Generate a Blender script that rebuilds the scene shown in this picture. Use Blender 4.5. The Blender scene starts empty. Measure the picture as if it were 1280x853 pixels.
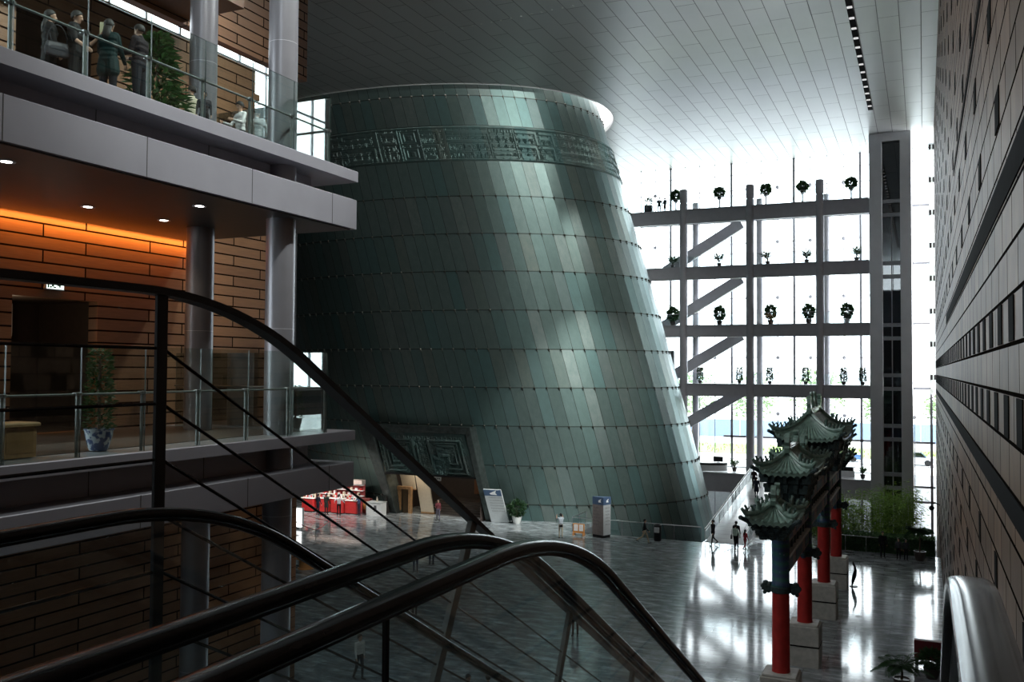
import bpy, bmesh, math, random
import numpy as np
from math import sin, cos, pi, radians, sqrt, atan2, hypot
from mathutils import Vector, Matrix
random.seed(7)
RN = np.random.RandomState(11)
scene = bpy.context.scene
COL = scene.collection

# ------------------------------------------------------------------ mesh accumulation
class MB:
    def __init__(s):
        s.v = []; s.f = []; s.m = []; s.uv = None
    def add(s, vs, fs, mi=0):
        b = len(s.v)
        s.v.extend([tuple(map(float, p)) for p in vs])
        s.f.extend([tuple(b + i for i in f) for f in fs])
        s.m.extend([mi] * len(fs))
        return s
    def pane(s, x0, x1, y0, y1, z0, z1):
        # thin sheet: big faces are glass (slot 0), edges dark (slot 1)
        k = min(range(3), key=lambda i: (x1-x0, y1-y0, z1-z0)[i]); n = len(s.f); s.box(x0, x1, y0, y1, z0, z1)
        big = {0: (3,5), 1: (2,4), 2: (0,1)}[k]
        for i in range(6): s.m[n+i] = 0 if i in big else 1
        return s
    def box(s, x0, x1, y0, y1, z0, z1, mi=0):
        vs = [(x0,y0,z0),(x1,y0,z0),(x1,y1,z0),(x0,y1,z0),(x0,y0,z1),(x1,y0,z1),(x1,y1,z1),(x0,y1,z1)]
        return s.add(vs, [(0,3,2,1),(4,5,6,7),(0,1,5,4),(1,2,6,5),(2,3,7,6),(3,0,4,7)], mi)
    def cbox(s, x0, x1, y0, y1, z0, z1, c=.02, mi=0):
        # box whose vertical edges and top rim are chamfered
        c = min(c, (x1-x0)*.4, (y1-y0)*.4, (z1-z0)*.4)
        def ring(d, z): 
            return [(x0+d+c,y0+d,z),(x1-d-c,y0+d,z),(x1-d,y0+d+c,z),(x1-d,y1-d-c,z),(x1-d-c,y1-d,z),(x0+d+c,y1-d,z),(x0+d,y1-d-c,z),(x0+d,y0+d+c,z)]
        return s.rings([ring(0,z0), ring(0,z1-c), ring(c,z1)], True, mi)
    def rings(s, rs, caps=True, mi=0, closed=True):
        n = len(rs[0]); vs = [p for r in rs for p in r]; fs = []
        for k in range(len(rs)-1):
            for i in range(n if closed else n-1):
                j = (i+1) % n
                fs.append((k*n+i, k*n+j, (k+1)*n+j, (k+1)*n+i))
        if caps:
            fs.append(tuple(range(n-1,-1,-1))); fs.append(tuple((len(rs)-1)*n+i for i in range(n)))
        return s.add(vs, fs, mi)
    def bar(s, p, q, w, h, up=(0,0,1), mi=0):
        p = Vector(p); q = Vector(q); d = (q-p).normalized(); u = Vector(up)
        r = d.cross(u)
        if r.length < 1e-5: r = d.cross(Vector((1,0,0)))
        r.normalize(); u = r.cross(d).normalized()
        o = [r*w/2+u*h/2, -r*w/2+u*h/2, -r*w/2-u*h/2, r*w/2-u*h/2]
        return s.rings([[p+a for a in o], [q+a for a in o]], True, mi)
    def tube(s, pts, r, n=8, mi=0, caps=True):
        pts = [Vector(p) for p in pts]; rs = r if isinstance(r, (list,tuple)) else [r]*len(pts)
        rings = []; prev = None
        for i, p in enumerate(pts):
            d = (pts[min(i+1,len(pts)-1)] - pts[max(i-1,0)]).normalized()
            if prev is None:
                a = d.cross(Vector((0,0,1)))
                if a.length < 1e-3: a = d.cross(Vector((1,0,0)))
            else:
                a = prev - d*prev.dot(d)
            a.normalize(); prev = a; b = d.cross(a)
            rings.append([p + (a*cos(2*pi*k/n) + b*sin(2*pi*k/n))*rs[i] for k in range(n)])
        return s.rings(rings, caps, mi)
    def lathe(s, prof, c=(0,0,0), n=16, mi=0):
        return s.rings([[(c[0]+r*cos(2*pi*k/n), c[1]+r*sin(2*pi*k/n), c[2]+z) for k in range(n)] for r, z in prof], True, mi)
    def ball(s, c, r, n=10, m=6, mi=0, sc=(1,1,1)):
        rs = []
        for j in range(m+1):
            t = -pi/2 + pi*j/m; rr = max(cos(t), 1e-3)*r
            rs.append([(c[0]+rr*cos(2*pi*k/n)*sc[0], c[1]+rr*sin(2*pi*k/n)*sc[1], c[2]+r*sin(t)*sc[2]) for k in range(n)])
        return s.rings(rs, True, mi)
    def caps(s, p, q, r0, r1, n=10, mi=0):
        p = Vector(p); q = Vector(q); d = q-p
        if d.length < 1e-4: d = Vector((0,0,1e-4))
        d.normalize(); pts = []; rr = []
        for t in (-.99,-.8,-.5,0): pts.append(p + d*r0*t); rr.append(r0*sqrt(max(1-t*t,1e-4)))
        for t in (0,.5,.8,.99): pts.append(q + d*r1*t); rr.append(r1*sqrt(max(1-t*t,1e-4)))
        if (q-p).length < 1e-3: pts.pop(4); rr.pop(4)
        return s.tube(pts, rr, n, mi)
    def sweep(s, path, prof, side, mi=0):
        # profile (a, b) swept along a planar path; side = horizontal unit vector across the path
        path = [Vector(p) for p in path]; side = Vector(side); rings = []
        for i, p in enumerate(path):
            d = (path[min(i+1,len(path)-1)] - path[max(i-1,0)]).normalized()
            u = side.cross(d).normalized()
            if u.z < 0: u = -u
            rings.append([p + side*a + u*b for a, b in prof])
        return s.rings(rings, True, mi)
    def leaf(s, p, d, n, L, w, mi=0):
        # pointed leaf with a fold along its midrib
        p = Vector(p); d = Vector(d).normalized(); n = Vector(n); r = d.cross(n)
        if r.length < 1e-3: r = d.cross(Vector((.3,.5,.8)))
        r.normalize(); n = r.cross(d)
        m = p + d*L*.5 - n*w*.25
        return s.add([p, m + r*w*.5 + n*w*.3, p + d*L - n*L*.12, m - r*w*.5 + n*w*.3, m], [(0,4,1),(4,2,1),(0,3,4),(3,2,4)], mi)
    def build(s, name, mats, parent=None, smooth=False, kind=None, label=None):
        me = bpy.data.meshes.new(name)
        o = bpy.data.objects.new(name, me)
        off = Vector((0,0,0))
        if parent is not None:
            pp = parent
            while pp is not None: off += pp.location; pp = pp.parent
        me.from_pydata([(a-off.x, b-off.y, c-off.z) for a, b, c in s.v], [], s.f)
        if not isinstance(mats, (list,tuple)): mats = [mats]
        for m in mats: me.materials.append(m)
        if len(mats) > 1: me.polygons.foreach_set('material_index', s.m)
        if s.uv is not None:
            ul = me.uv_layers.new(name='UVMap'); ul.data.foreach_set('uv', [c for q in s.uv for c in q])
        bm = bmesh.new(); bm.from_mesh(me); bmesh.ops.recalc_face_normals(bm, faces=bm.faces); 
        if s.uv is None: bm.to_mesh(me)
        bm.free()
        if smooth:
            me.polygons.foreach_set('use_smooth', [True]*len(me.polygons))
            try: me.set_sharp_from_angle(angle=radians(38))
            except Exception: pass
        COL.objects.link(o)
        if parent is not None: o.parent = parent
        if kind: o['kind'] = kind
        if label: o['label'] = label
        me.update()
        return o

def empty(name, loc): 
    o = bpy.data.objects.new(name, None); o.location = loc; o.empty_display_size = .2
    COL.objects.link(o); return o
def tag(o, label, cat, group=None, kind=None):
    o['label'] = label; o['category'] = cat
    if group: o['group'] = group
    if kind: o['kind'] = kind
    return o
def thing(name, loc, label, cat, group=None): return tag(empty(name, loc), label, cat, group)
def struct(mb, name, mat, smooth=False):
    return mb.build(name, mat, None, smooth, kind='structure')
def copy_tree(o, loc, rz=0, sc=None, label=None):
    def cp(a, par):
        c = a.copy(); COL.objects.link(c)
        if par is not None: c.parent = par; c.matrix_parent_inverse = a.matrix_parent_inverse
        for ch in kids.get(a.name, []): cp(ch, c)
        return c
    kids = {}
    for x in o.children_recursive: kids.setdefault(x.parent.name, []).append(x)
    r = cp(o, None); r.location = loc; r.rotation_euler = (0,0,rz)
    if sc: r.scale = sc
    if label: r['label'] = label
    return r

# ------------------------------------------------------------------ materials
def nt(name):
    m = bpy.data.materials.new(name); m.use_nodes = True
    t = m.node_tree; t.nodes.clear()
    out = t.nodes.new('ShaderNodeOutputMaterial'); return m, t, out
def N(t, ty, **k):
    n = t.nodes.new('ShaderNode'+ty)
    for a, b in k.items():
        if hasattr(n, a): setattr(n, a, b)
    return n
def math_(t, op, a, b=None, c=None):
    n = t.nodes.new('ShaderNodeMath'); n.operation = op
    for i, x in enumerate((a, b, c)):
        if x is None: continue
        if isinstance(x, (int,float)): n.inputs[i].default_value = x
        else: t.links.new(x, n.inputs[i])
    return n.outputs[0]
def mixc(t, f, a, b):
    n = t.nodes.new('ShaderNodeMix'); n.data_type = 'RGBA'
    for s, x in ((0, f), (6, a), (7, b)):
        if isinstance(x, (int,float)): n.inputs[s].default_value = x
        elif isinstance(x, tuple): n.inputs[s].default_value = (*x, 1) if len(x) == 3 else x
        else: t.links.new(x, n.inputs[s])
    return n.outputs[2]
def ramp(t, fac, stops):
    n = t.nodes.new('ShaderNodeValToRGB'); e = n.color_ramp.elements
    while len(e) > 1: e.remove(e[-1])
    e[0].position = stops[0][0]; e[0].color = (*stops[0][1], 1)
    for p, c in stops[1:]:
        x = e.new(p); x.color = (*c, 1)
    t.links.new(fac, n.inputs[0]); return n.outputs[0]
def setp(t, b, **k):
    for a, v in k.items():
        a = a.replace('_', ' ')
        if isinstance(v, (int,float)): b.inputs[a].default_value = v
        elif isinstance(v, tuple): b.inputs[a].default_value = (*v, 1) if len(v) == 3 else v
        else: t.links.new(v, b.inputs[a])
MATS = {}
def mat(name, col, rough=.5, metal=0., var=.12, scale=6., bump=0., bscale=40., coat=0., spec=.5):
    if name in MATS: return MATS[name]
    m, t, out = nt(name); b = N(t, 'BsdfPrincipled')
    tc = N(t, 'TexCoord'); no = N(t, 'TexNoise'); no.inputs['Scale'].default_value = scale; no.inputs['Detail'].default_value = 4
    t.links.new(tc.outputs['Object'], no.inputs['Vector'])
    lo = tuple(c*(1-var) for c in col); hi = tuple(min(c*(1+var),1) for c in col)
    setp(t, b, Base_Color=ramp(t, no.outputs['Fac'], [(.3, lo), (.7, hi)]), Roughness=rough, Metallic=metal, Coat_Weight=coat, Specular_IOR_Level=spec)
    if bump:
        n2 = N(t, 'TexNoise'); n2.inputs['Scale'].default_value = bscale; t.links.new(tc.outputs['Object'], n2.inputs['Vector'])
        bp = N(t, 'Bump'); bp.inputs['Strength'].default_value = bump; bp.inputs['Distance'].default_value = .02
        t.links.new(n2.outputs['Fac'], bp.inputs['Height']); t.links.new(bp.outputs[0], b.inputs['Normal'])
    t.links.new(b.outputs[0], out.inputs[0]); MATS[name] = m; return m
def leafmat(name, col, tl):
    m = mat(name, col, .45, 0, .45, 6); t = m.node_tree; b = [n for n in t.nodes if n.type == 'BSDF_PRINCIPLED'][0]; out = [n for n in t.nodes if n.type == 'OUTPUT_MATERIAL'][0]
    tr = N(t, 'BsdfTranslucent'); tr.inputs[0].default_value = (col[0]*1.8, col[1]*1.8, col[2]*1.2, 1); mx = N(t, 'MixShader'); mx.inputs[0].default_value = tl
    t.links.new(b.outputs[0], mx.inputs[1]); t.links.new(tr.outputs[0], mx.inputs[2]); t.links.new(mx.outputs[0], out.inputs[0]); return m
def emit(name, col, s):
    m, t, out = nt(name); e = N(t, 'Emission'); e.inputs[0].default_value = (*col, 1); e.inputs[1].default_value = s
    t.links.new(e.outputs[0], out.inputs[0]); return m
def glass(name, tint=(.96,.985,.975), refl=.06, edge=.9):
    m, t, out = nt(name)
    tr = N(t, 'BsdfTransparent'); tr.inputs[0].default_value = (*tint, 1)
    gl = N(t, 'BsdfGlossy'); gl.inputs['Roughness'].default_value = .01; gl.inputs[0].default_value = (.95,.97,.97,1)
    lw = N(t, 'LayerWeight'); lw.inputs[0].default_value = .35
    f = math_(t, 'ADD', math_(t, 'MULTIPLY', math_(t, 'POWER', lw.outputs['Facing'], 4.), edge-refl), refl)
    mx = N(t, 'MixShader'); t.links.new(f, mx.inputs[0]); t.links.new(tr.outputs[0], mx.inputs[1]); t.links.new(gl.outputs[0], mx.inputs[2])
    t.links.new(mx.outputs[0], out.inputs[0]); return m
def axes(t, a, b):
    tc = N(t, 'TexCoord'); sp = N(t, 'SeparateXYZ'); t.links.new(tc.outputs['Object'], sp.inputs[0])
    cb = N(t, 'CombineXYZ'); t.links.new(sp.outputs[a], cb.inputs[0]); t.links.new(sp.outputs[b], cb.inputs[1])
    return cb.outputs[0]
def brick(name, ab, c1, c2, mortar, w, h, msize=.012, rough=.5, metal=0., offset=.5, noise=(3., .25), stretch=None, bump=.3, coat=0., spec=.45):
    m, t, out = nt(name); b = N(t, 'BsdfPrincipled'); vec = axes(t, *ab)
    br = N(t, 'TexBrick'); br.offset = offset; t.links.new(vec, br.inputs['Vector'])
    for k, v in (('Color1', c1), ('Color2', c2), ('Mortar', mortar)): br.inputs[k].default_value = (*v, 1)
    br.inputs['Scale'].default_value = 1; br.inputs['Mortar Size'].default_value = msize; br.inputs['Mortar Smooth'].default_value = .1
    br.inputs['Brick Width'].default_value = w; br.inputs['Row Height'].default_value = h; br.inputs['Bias'].default_value = -.1
    no = N(t, 'TexNoise'); no.inputs['Scale'].default_value = noise[0]; no.inputs['Detail'].default_value = 5
    v2 = vec
    if stretch:
        mp = N(t, 'Mapping'); mp.inputs['Scale'].default_value = (*stretch, 1); t.links.new(vec, mp.inputs[0]); v2 = mp.outputs[0]
    t.links.new(v2, no.inputs['Vector'])
    k = math_(t, 'MULTIPLY_ADD', no.outputs['Fac'], 2*noise[1], 1-noise[1])
    hs = N(t, 'HueSaturation'); t.links.new(br.outputs['Color'], hs.inputs['Color']); t.links.new(k, hs.inputs['Value'])
    setp(t, b, Base_Color=hs.outputs[0], Roughness=math_(t,'MULTIPLY_ADD', br.outputs['Fac'], .4, rough), Metallic=metal, Coat_Weight=coat, Specular_IOR_Level=math_(t,'MULTIPLY_ADD', br.outputs['Fac'], -spec, spec))
    if bump:
        bp = N(t, 'Bump'); bp.inputs['Strength'].default_value = bump; bp.inputs['Distance'].default_value = .02; bp.invert = True
        t.links.new(br.outputs['Fac'], bp.inputs['Height']); t.links.new(bp.outputs[0], b.inputs['Normal'])
    t.links.new(b.outputs[0], out.inputs[0]); return m

M_steel  = mat('grey_painted_steel', (.23,.225,.245), .34, .35, .05, 2)
M_steel2 = mat('mid_grey_steel', (.50,.485,.525), .45, .1, .06, 2)
M_fascia = mat('lilac_grey_metal_panel', (.30,.295,.33), .42, .25, .04, 1.5)
M_soffit = mat('dark_soffit', (.07,.066,.064), .45, .1, .06, 2)
M_black  = mat('black_rubber', (.012,.012,.013), .16, 0, .1, 20, spec=.25)
M_bsteel = mat('black_steel', (.022,.021,.022), .35, .6, .1, 8)
M_chrome = mat('brushed_steel', (.42,.42,.43), .28, .9, .05, 8)
M_white  = mat('white_paint', (.78,.78,.78), .45, 0, .04)
M_dark   = mat('near_black_void', (.012,.011,.011), .9, spec=.05)
M_red    = mat('vermilion_lacquer', (.42,.022,.018), .4, 0, .15, 4, coat=.2)
M_redsh  = mat('shop_red', (.55,.03,.03), .45, 0, .1)
M_stone  = mat('pale_carved_stone', (.46,.44,.40), .62, 0, .14, 5, .3, 30)
M_tile   = mat('green_glazed_roof_tile', (.21,.31,.26), .32, 0, .3, 5, coat=.3)
M_tiledk = mat('dark_green_glazed_ornament', (.09,.15,.125), .35, 0, .3, 9)
M_bracket= mat('dark_teal_painted_bracket', (.028,.05,.052), .5, 0, .45, 14)
M_beam   = mat('faded_rose_painted_beam', (.27,.19,.18), .55, 0, .3, 8)
M_leaf   = leafmat('deep_green_leaf', (.022,.06,.02), .25)
M_leaf2  = leafmat('mid_green_leaf', (.055,.13,.035), .3)
M_bamboo = leafmat('bamboo_leaf_green', (.10,.17,.04), .5)
M_hedge  = leafmat('hedge_leaf_green', (.05,.10,.045), .35)
M_trunk  = mat('brown_stem', (.08,.05,.03), .7, 0, .2, 12)
M_potw   = mat('white_ceramic', (.7,.7,.68), .25, 0, .05, 5, coat=.4)
M_potd   = mat('dark_brown_pot', (.05,.035,.03), .4, 0, .1, 5)
M_orange = mat('orange_wood_board', (.52,.22,.06), .45, 0, .15, 9)
M_wood   = mat('light_wood', (.36,.2,.09), .45, 0, .2, 7)
M_beige  = mat('beige_screen', (.6,.53,.42), .6, 0, .06)
M_blue   = mat('slate_blue_panel', (.06,.10,.18), .45, 0, .08)
M_ltgrey = mat('light_grey_panel', (.50,.52,.53), .4, .1, .05)
M_dkred  = mat('dark_crimson_panel', (.13,.01,.015), .5)
M_text   = mat('sign_ink', (.07,.07,.075), .6)
M_glass  = glass('clear_glass')
M_glassd = glass('balustrade_glass', (.86,.92,.90), .05, .8)
M_glassm = glass('coated_end_glass', (.66,.70,.69), .30, .95)
M_curt   = glass('curtain_wall_glass', (.93,.97,.98), .05, .85)
M_lift   = glass('smoked_lift_glass', (.16,.17,.18), .08, .7)
M_lamp   = emit('lamp_white', (1.,.95,.85), 14.)
M_bright = emit('lit_panel', (1.,1.,1.), 1.6)

M_edge   = mat('dark_glass_edge', (.03,.05,.045), .4)
M_frost  = leafmat('frosted_white_strip', (.40,.42,.43), .22)
# wood cladding and stone cladding
M_woodw  = brick('horizontal_wood_cladding', (1,2), (.25,.125,.06), (.18,.085,.04), (.012,.006,.004), 3.2, .3, .022, .42, 0, .37, (2.2,.35), (1.,14.), .6)
M_woodx  = brick('horizontal_wood_cladding_return', (0,2), (.27,.115,.045), (.20,.08,.03), (.02,.01,.006), 3.2, .3, .008, .42, 0, .37, (2.2,.35), (1.,14.), .5)
M_rwall  = brick('brown_stone_cladding', (1,2), (.22,.125,.08), (.13,.075,.048), (.010,.008,.007), 1.35, .56, .026, .52, 0, .5, (1.6,.45), (1.2,1.), .5, spec=.3)
M_ceil   = brick('aluminium_ceiling_panels', (1,0), (.60,.605,.60), (.57,.575,.57), (.26,.26,.265), 4.2, 1.15, .024, .42, .3, .5, (.5,.04), None, .15)
M_concr  = mat('dark_plaster', (.10,.10,.105), .7, 0, .1, .4)

def floor_mat():
    m, t, out = nt('polished_grey_marble'); b = N(t, 'BsdfPrincipled'); vec = axes(t, 0, 1)
    br = N(t, 'TexBrick'); br.offset = .5; t.links.new(vec, br.inputs['Vector'])
    for k, v in (('Color1', (.34,.37,.385)), ('Color2', (.27,.295,.305)), ('Mortar', (.09,.10,.10))): br.inputs[k].default_value = (*v, 1)
    br.inputs['Scale'].default_value = 1; br.inputs['Brick Width'].default_value = 1.5; br.inputs['Row Height'].default_value = .75
    br.inputs['Mortar Size'].default_value = .006
    mp = N(t, 'Mapping'); mp.inputs['Scale'].default_value = (.9, 2.2, 1); t.links.new(vec, mp.inputs[0])
    no = N(t, 'TexNoise'); no.inputs['Scale'].default_value = 1.1; no.inputs['Detail'].default_value = 8; no.inputs['Roughness'].default_value = .65
    t.links.new(mp.outputs[0], no.inputs['Vector'])
    k = ramp(t, no.outputs['Fac'], [(.34,(.42,.42,.42)), (.52,(.9,.9,.9)), (.68,(1.9,1.9,1.9))])
    mu = N(t, 'Mix'); mu.data_type = 'RGBA'; mu.blend_type = 'MULTIPLY'; mu.inputs[0].default_value = 1
    t.links.new(br.outputs['Color'], mu.inputs[6]); t.links.new(k, mu.inputs[7])
    n2 = N(t, 'TexNoise'); n2.inputs['Scale'].default_value = .35; t.links.new(vec, n2.inputs['Vector'])
    bp = N(t, 'Bump'); bp.inputs['Strength'].default_value = .03; bp.inputs['Distance'].default_value = .05
    t.links.new(n2.outputs['Fac'], bp.inputs['Height'])
    setp(t, b, Base_Color=mu.outputs[2], Roughness=.085, Specular_IOR_Level=.5, Normal=bp.outputs[0])
    t.links.new(b.outputs[0], out.inputs[0]); return m
M_floor = floor_mat()

def bronze_mat(relief=False):
    m, t, out = nt('patinated_bronze_relief' if relief else 'patinated_bronze_panels'); b = N(t, 'BsdfPrincipled')
    tc = N(t, 'TexCoord')
    uv = N(t, 'SeparateXYZ'); t.links.new(tc.outputs['UV'], uv.inputs[0])
    u, v = uv.outputs[0], uv.outputs[1]
    cb = N(t, 'CombineXYZ'); t.links.new(math_(t,'FLOOR',u), cb.inputs[0]); t.links.new(math_(t,'FLOOR',v), cb.inputs[1])
    wn = N(t, 'TexWhiteNoise'); wn.noise_dimensions = '2D'; t.links.new(cb.outputs[0], wn.inputs[0])
    col = ramp(t, wn.outputs['Value'], [(0,(.165,.23,.216)), (.25,(.20,.255,.242)), (.45,(.14,.23,.22)), (.6,(.225,.238,.208)), (.75,(.125,.24,.24)), (.9,(.187,.205,.20)), (1,(.245,.28,.262))])
    cu = N(t, 'CombineXYZ'); t.links.new(math_(t,'MULTIPLY',u,1.6), cu.inputs[0]); t.links.new(math_(t,'MULTIPLY',v,2.6), cu.inputs[1])
    no = N(t, 'TexNoise'); no.inputs['Scale'].default_value = 1.5; no.inputs['Detail'].default_value = 8; no.inputs['Roughness'].default_value = .7
    t.links.new(cu.outputs[0], no.inputs['Vector'])
    col = mixc(t, math_(t,'MULTIPLY', no.outputs['Fac'], 1.1), col, (.10,.148,.138) if not relief else (.08,.13,.12))
    n3 = N(t, 'TexNoise'); n3.inputs['Scale'].default_value = 9; n3.inputs['Detail'].default_value = 4; t.links.new(cu.outputs[0], n3.inputs['Vector'])
    rough = math_(t, 'ADD', math_(t,'MULTIPLY', wn.outputs['Value'], .10), math_(t,'MULTIPLY_ADD', n3.outputs['Fac'], .12, .46 if relief else .26))
    fu = math_(t,'ABSOLUTE', math_(t,'SUBTRACT', math_(t,'FRACT',u), .5)); 
    seam = math_(t,'GREATER_THAN', fu, .476)
    fv = math_(t,'ABSOLUTE', math_(t,'SUBTRACT', math_(t,'FRACT',v), .5)); row = math_(t,'GREATER_THAN', fv, .487)
    sm = math_(t,'MAXIMUM', seam, row)
    if not relief:
        col = mixc(t, math_(t,'MULTIPLY', sm, .75), col, (.03,.035,.03))
    bp = N(t, 'Bump'); bp.inputs['Strength'].default_value = .22; bp.inputs['Distance'].default_value = .02
    t.links.new(math_(t,'SUBTRACT', math_(t,'MULTIPLY', n3.outputs['Fac'], .8), 0 if relief else sm), bp.inputs['Height'])
    setp(t, b, Base_Color=col, Roughness=rough, Metallic=.72, Anisotropic=.8, Anisotropic_Rotation=.25, Normal=bp.outputs[0])
    tg = N(t, 'Tangent'); tg.direction_type = 'RADIAL'; tg.axis = 'Z'; t.links.new(tg.outputs[0], b.inputs['Tangent'])
    t.links.new(b.outputs[0], out.inputs[0]); return m
M_bronze = bronze_mat(); M_brelief = bronze_mat(True)
ZC = 32.5          # hall ceiling
YG = 91.2          # glazed end wall
# ------------------------------------------------------------------ the bronze drum's shape: a leaning oval
DP = (-37.233, 80.45, -41.313, 69.044, 19.019, 12.853, -.124, -.146, .06)
def drum(ph, z, off=0.):
    u = z/33.6; s = 1 + DP[7]*(u-.5) + DP[8]*u*(1-u)
    cx = DP[0] + (DP[2]-DP[0])*u; cy = DP[1] + (DP[3]-DP[1])*u
    ca, sa = cos(DP[6]), sin(DP[6])
    ex, ey = DP[4]*s*cos(ph), DP[5]*s*sin(ph)
    nx, ny = cos(ph)/DP[4], sin(ph)/DP[5]; l = hypot(nx, ny)
    ex += off*nx/l; ey += off*ny/l
    return Vector((cx + ex*ca - ey*sa, cy + ex*sa + ey*ca, z))

# ------------------------------------------------------------------ floor, pit, garden
f = MB()
RY0 = 64.5
def fl(x0, x1, y0, y1, z=0., th=.3): f.box(x0, x1, y0, y1, z-th, z)
fl(-62, 1.2, -14, 64.4)
fl(-62, -23.9, 64.4, 92)
fl(-14.2, -11.1, 64.4, 84.3)
fl(-11.1, -6.2, 64.4, 84.4)
fl(-6.2, 1.2, 64.4, 65.9)
struct(f, 'floor', M_floor)
g = MB(); g.box(-24, 1.3, 64.4, 97, -4.3, -4.0); struct(g, 'floor_pit', M_concr)
g = MB(); g.box(-24.1, -23.9, 64.4, 92, -4, -.3); g.box(-23.9, 1.2, 64.2, 64.4, -4, -.3); struct(g, 'wall_pit', M_concr)

# ------------------------------------------------------------------ ceiling with the oval opening round the drum
bm = bmesh.new()
ov = [drum(2*pi*k/96, ZC, 1.0) for k in range(96)]
vo = [bm.verts.new((p.x, p.y, ZC)) for p in ov]
outer = []
def edgepts(a, b, n): return [(a[0]+(b[0]-a[0])*i/n, a[1]+(b[1]-a[1])*i/n) for i in range(n)]
cs = [(-26.4,-14.4), (1.2,-14.4), (1.2,YG+.5), (-62.4,YG+.5), (-62.4,57.5), (-45.4,57.5), (-26.4,33.4)]
for i in range(7): outer += edgepts(cs[i], cs[(i+1)%7], 10)
vq = [bm.verts.new((x, y, ZC)) for x, y in outer]
ed = [bm.edges.new((vo[i], vo[(i+1)%96])) for i in range(96)] + [bm.edges.new((vq[i], vq[(i+1)%len(vq)])) for i in range(len(vq))]
bmesh.ops.triangle_fill(bm, use_beauty=True, edges=ed)
for fc in bm.faces:
    if fc.normal.z > 0: fc.normal_flip()
geom = bmesh.ops.extrude_face_region(bm, geom=list(bm.faces))
for v in [e for e in geom['geom'] if isinstance(e, bmesh.types.BMVert)]: v.co.z += .35
bmesh.ops.recalc_face_normals(bm, faces=bm.faces)
me = bpy.data.meshes.new('ceiling'); bm.to_mesh(me); bm.free(); me.materials.append(M_ceil)
o = bpy.data.objects.new('ceiling', me); COL.objects.link(o); o['kind'] = 'structure'
# rim of the skylight well
r = MB(); rg = []
for z, d in ((ZC-.02, 1.0), (ZC-.02, 1.12), (ZC+2.2, 1.12), (ZC+2.2, 1.0)):
    rg.append([Vector((p.x, p.y, z)) for p in [drum(2*pi*k/96, ZC, d) for k in range(96)]])
r.rings(rg + [rg[0]], False); struct(r, 'trim_skylight', M_white, True)
# thin downlight row and slot in the ceiling
d = MB()
for k in range(34):
    x = -39 + k*.66; d.lathe([(.001,-.015),(.05,-.015),(.06,.0),(.06,.02)], (x, 49.6-.05*k, ZC), 8)
tag(d.build('downlight_row', mat('dim_downlight', (.5,.5,.48), .4)), 'dotted line of tiny recessed downlights across the dark ceiling', 'lights', kind='stuff')
M_slot = emit('slot_lamp_white', (1,1,1), .45)
s = empty('ceiling_slot', (-3.66, 62, ZC)); s['label'] = 'long black slot with white lamps in the ceiling'; s['category'] = 'light slot'
b = MB(); b.box(-3.83, -3.48, 6, 76.5, ZC-.03, ZC+.02); b.build('slot_channel', M_dark, s)
y = 6.8
while y < 76.3:
    b = MB(); b.cbox(-3.80, -3.51, y, y+.28, ZC-.07, ZC-.03, .03); b.build('slot_lamp', M_slot, s); y += 1.75
def flood(y, tgt, p, ang=70, x=-3.66):  # spots added along the slot to brighten the drum and left wing
    l = bpy.data.lights.new('added_slot_flood', 'SPOT'); l.energy = p; l.color = (.95,1.,.97); l.spot_size = radians(ang); l.spot_blend = .6; l.shadow_soft_size = .5
    o = bpy.data.objects.new('added_slot_flood', l); o.location = (x, y, ZC-.15); d = Vector(tgt)-o.location; o.rotation_euler = d.to_track_quat('-Z','Y').to_euler(); COL.objects.link(o)
for y in (38, 44, 50): flood(y, (-31, 64, 17), 6500, 70)
for y in (49, 51.5): flood(y, (-24.2, 67, 7), 34000, 26)
flood(58, (-25, 66, 15), 12000, 36)
for y in (20, 32): flood(y, (-40, 60, 16), 7000, 60)
for y in (9, 16, 23, 30): flood(y, (-16.5, 15.5, 19.5), 7000, 46)

# ------------------------------------------------------------------ walls
w = MB(); w.box(.9, 1.3, -14, 84, -4.2, ZC)
wr = struct(w, 'wall_right', M_rwall)
sl = MB()
def slot(y0, y1, z0, z1): sl.box(.885, .905, y0, y1, z0, z1)
for zr, y0, st, ln, h in ((11.48, 10.4, 1.68, .62, .50), (12.60, 9.6, 1.68, .62, .50)):
    y = y0
    while y < 82: slot(y, y+ln, zr-h/2, zr+h/2); y += st
for k in range(10):
    zr = .56*28 - .28 + .56*3*k
    y = 9 + (k % 3)*1.35
    while y < 82: slot(y, y+.66, zr-.25, zr+.25); y += 4.05
for k in range(8):
    zr = .56*16 + .28 - .56*2*k; y = 10.2 + (k % 3)*1.35
    while y < 82:
        slot(y, y+.42, zr-.25, zr+.25); y += 4.05
slot(-14, 43.5, 14.05, 14.45); slot(-14, 82, 10.33, 10.62); slot(-14, 31.5, 18.1, 18.3)
so = sl.build('slots', M_dark, wr); so['kind'] = 'structure'
# pale tiled pier at the far end of the right wall, with its black vents
w = MB(); w.box(.52, 1.0, 89.9, 90.0, 10.0, ZC)
for k in range(30): w.box(.51, 1.0, 89.89, 89.9, 10.4+.74*k, 10.42+.74*k)
pier = struct(w, 'window_strip', M_frost)
w = MB()
for k in range(10):
    if k > 1:
        for q in (0, 1): w.box(.54+q*.30, .72+q*.30, 89.84, 89.9, 5.4+k*2.95, 5.85+k*2.95)
w.build('vents', M_dark, pier)
w = MB(); w.box(.95, 1.3, 84, YG+.5, -4.2, 10.0); struct(w, 'wall_right_end', M_rwall)
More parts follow.
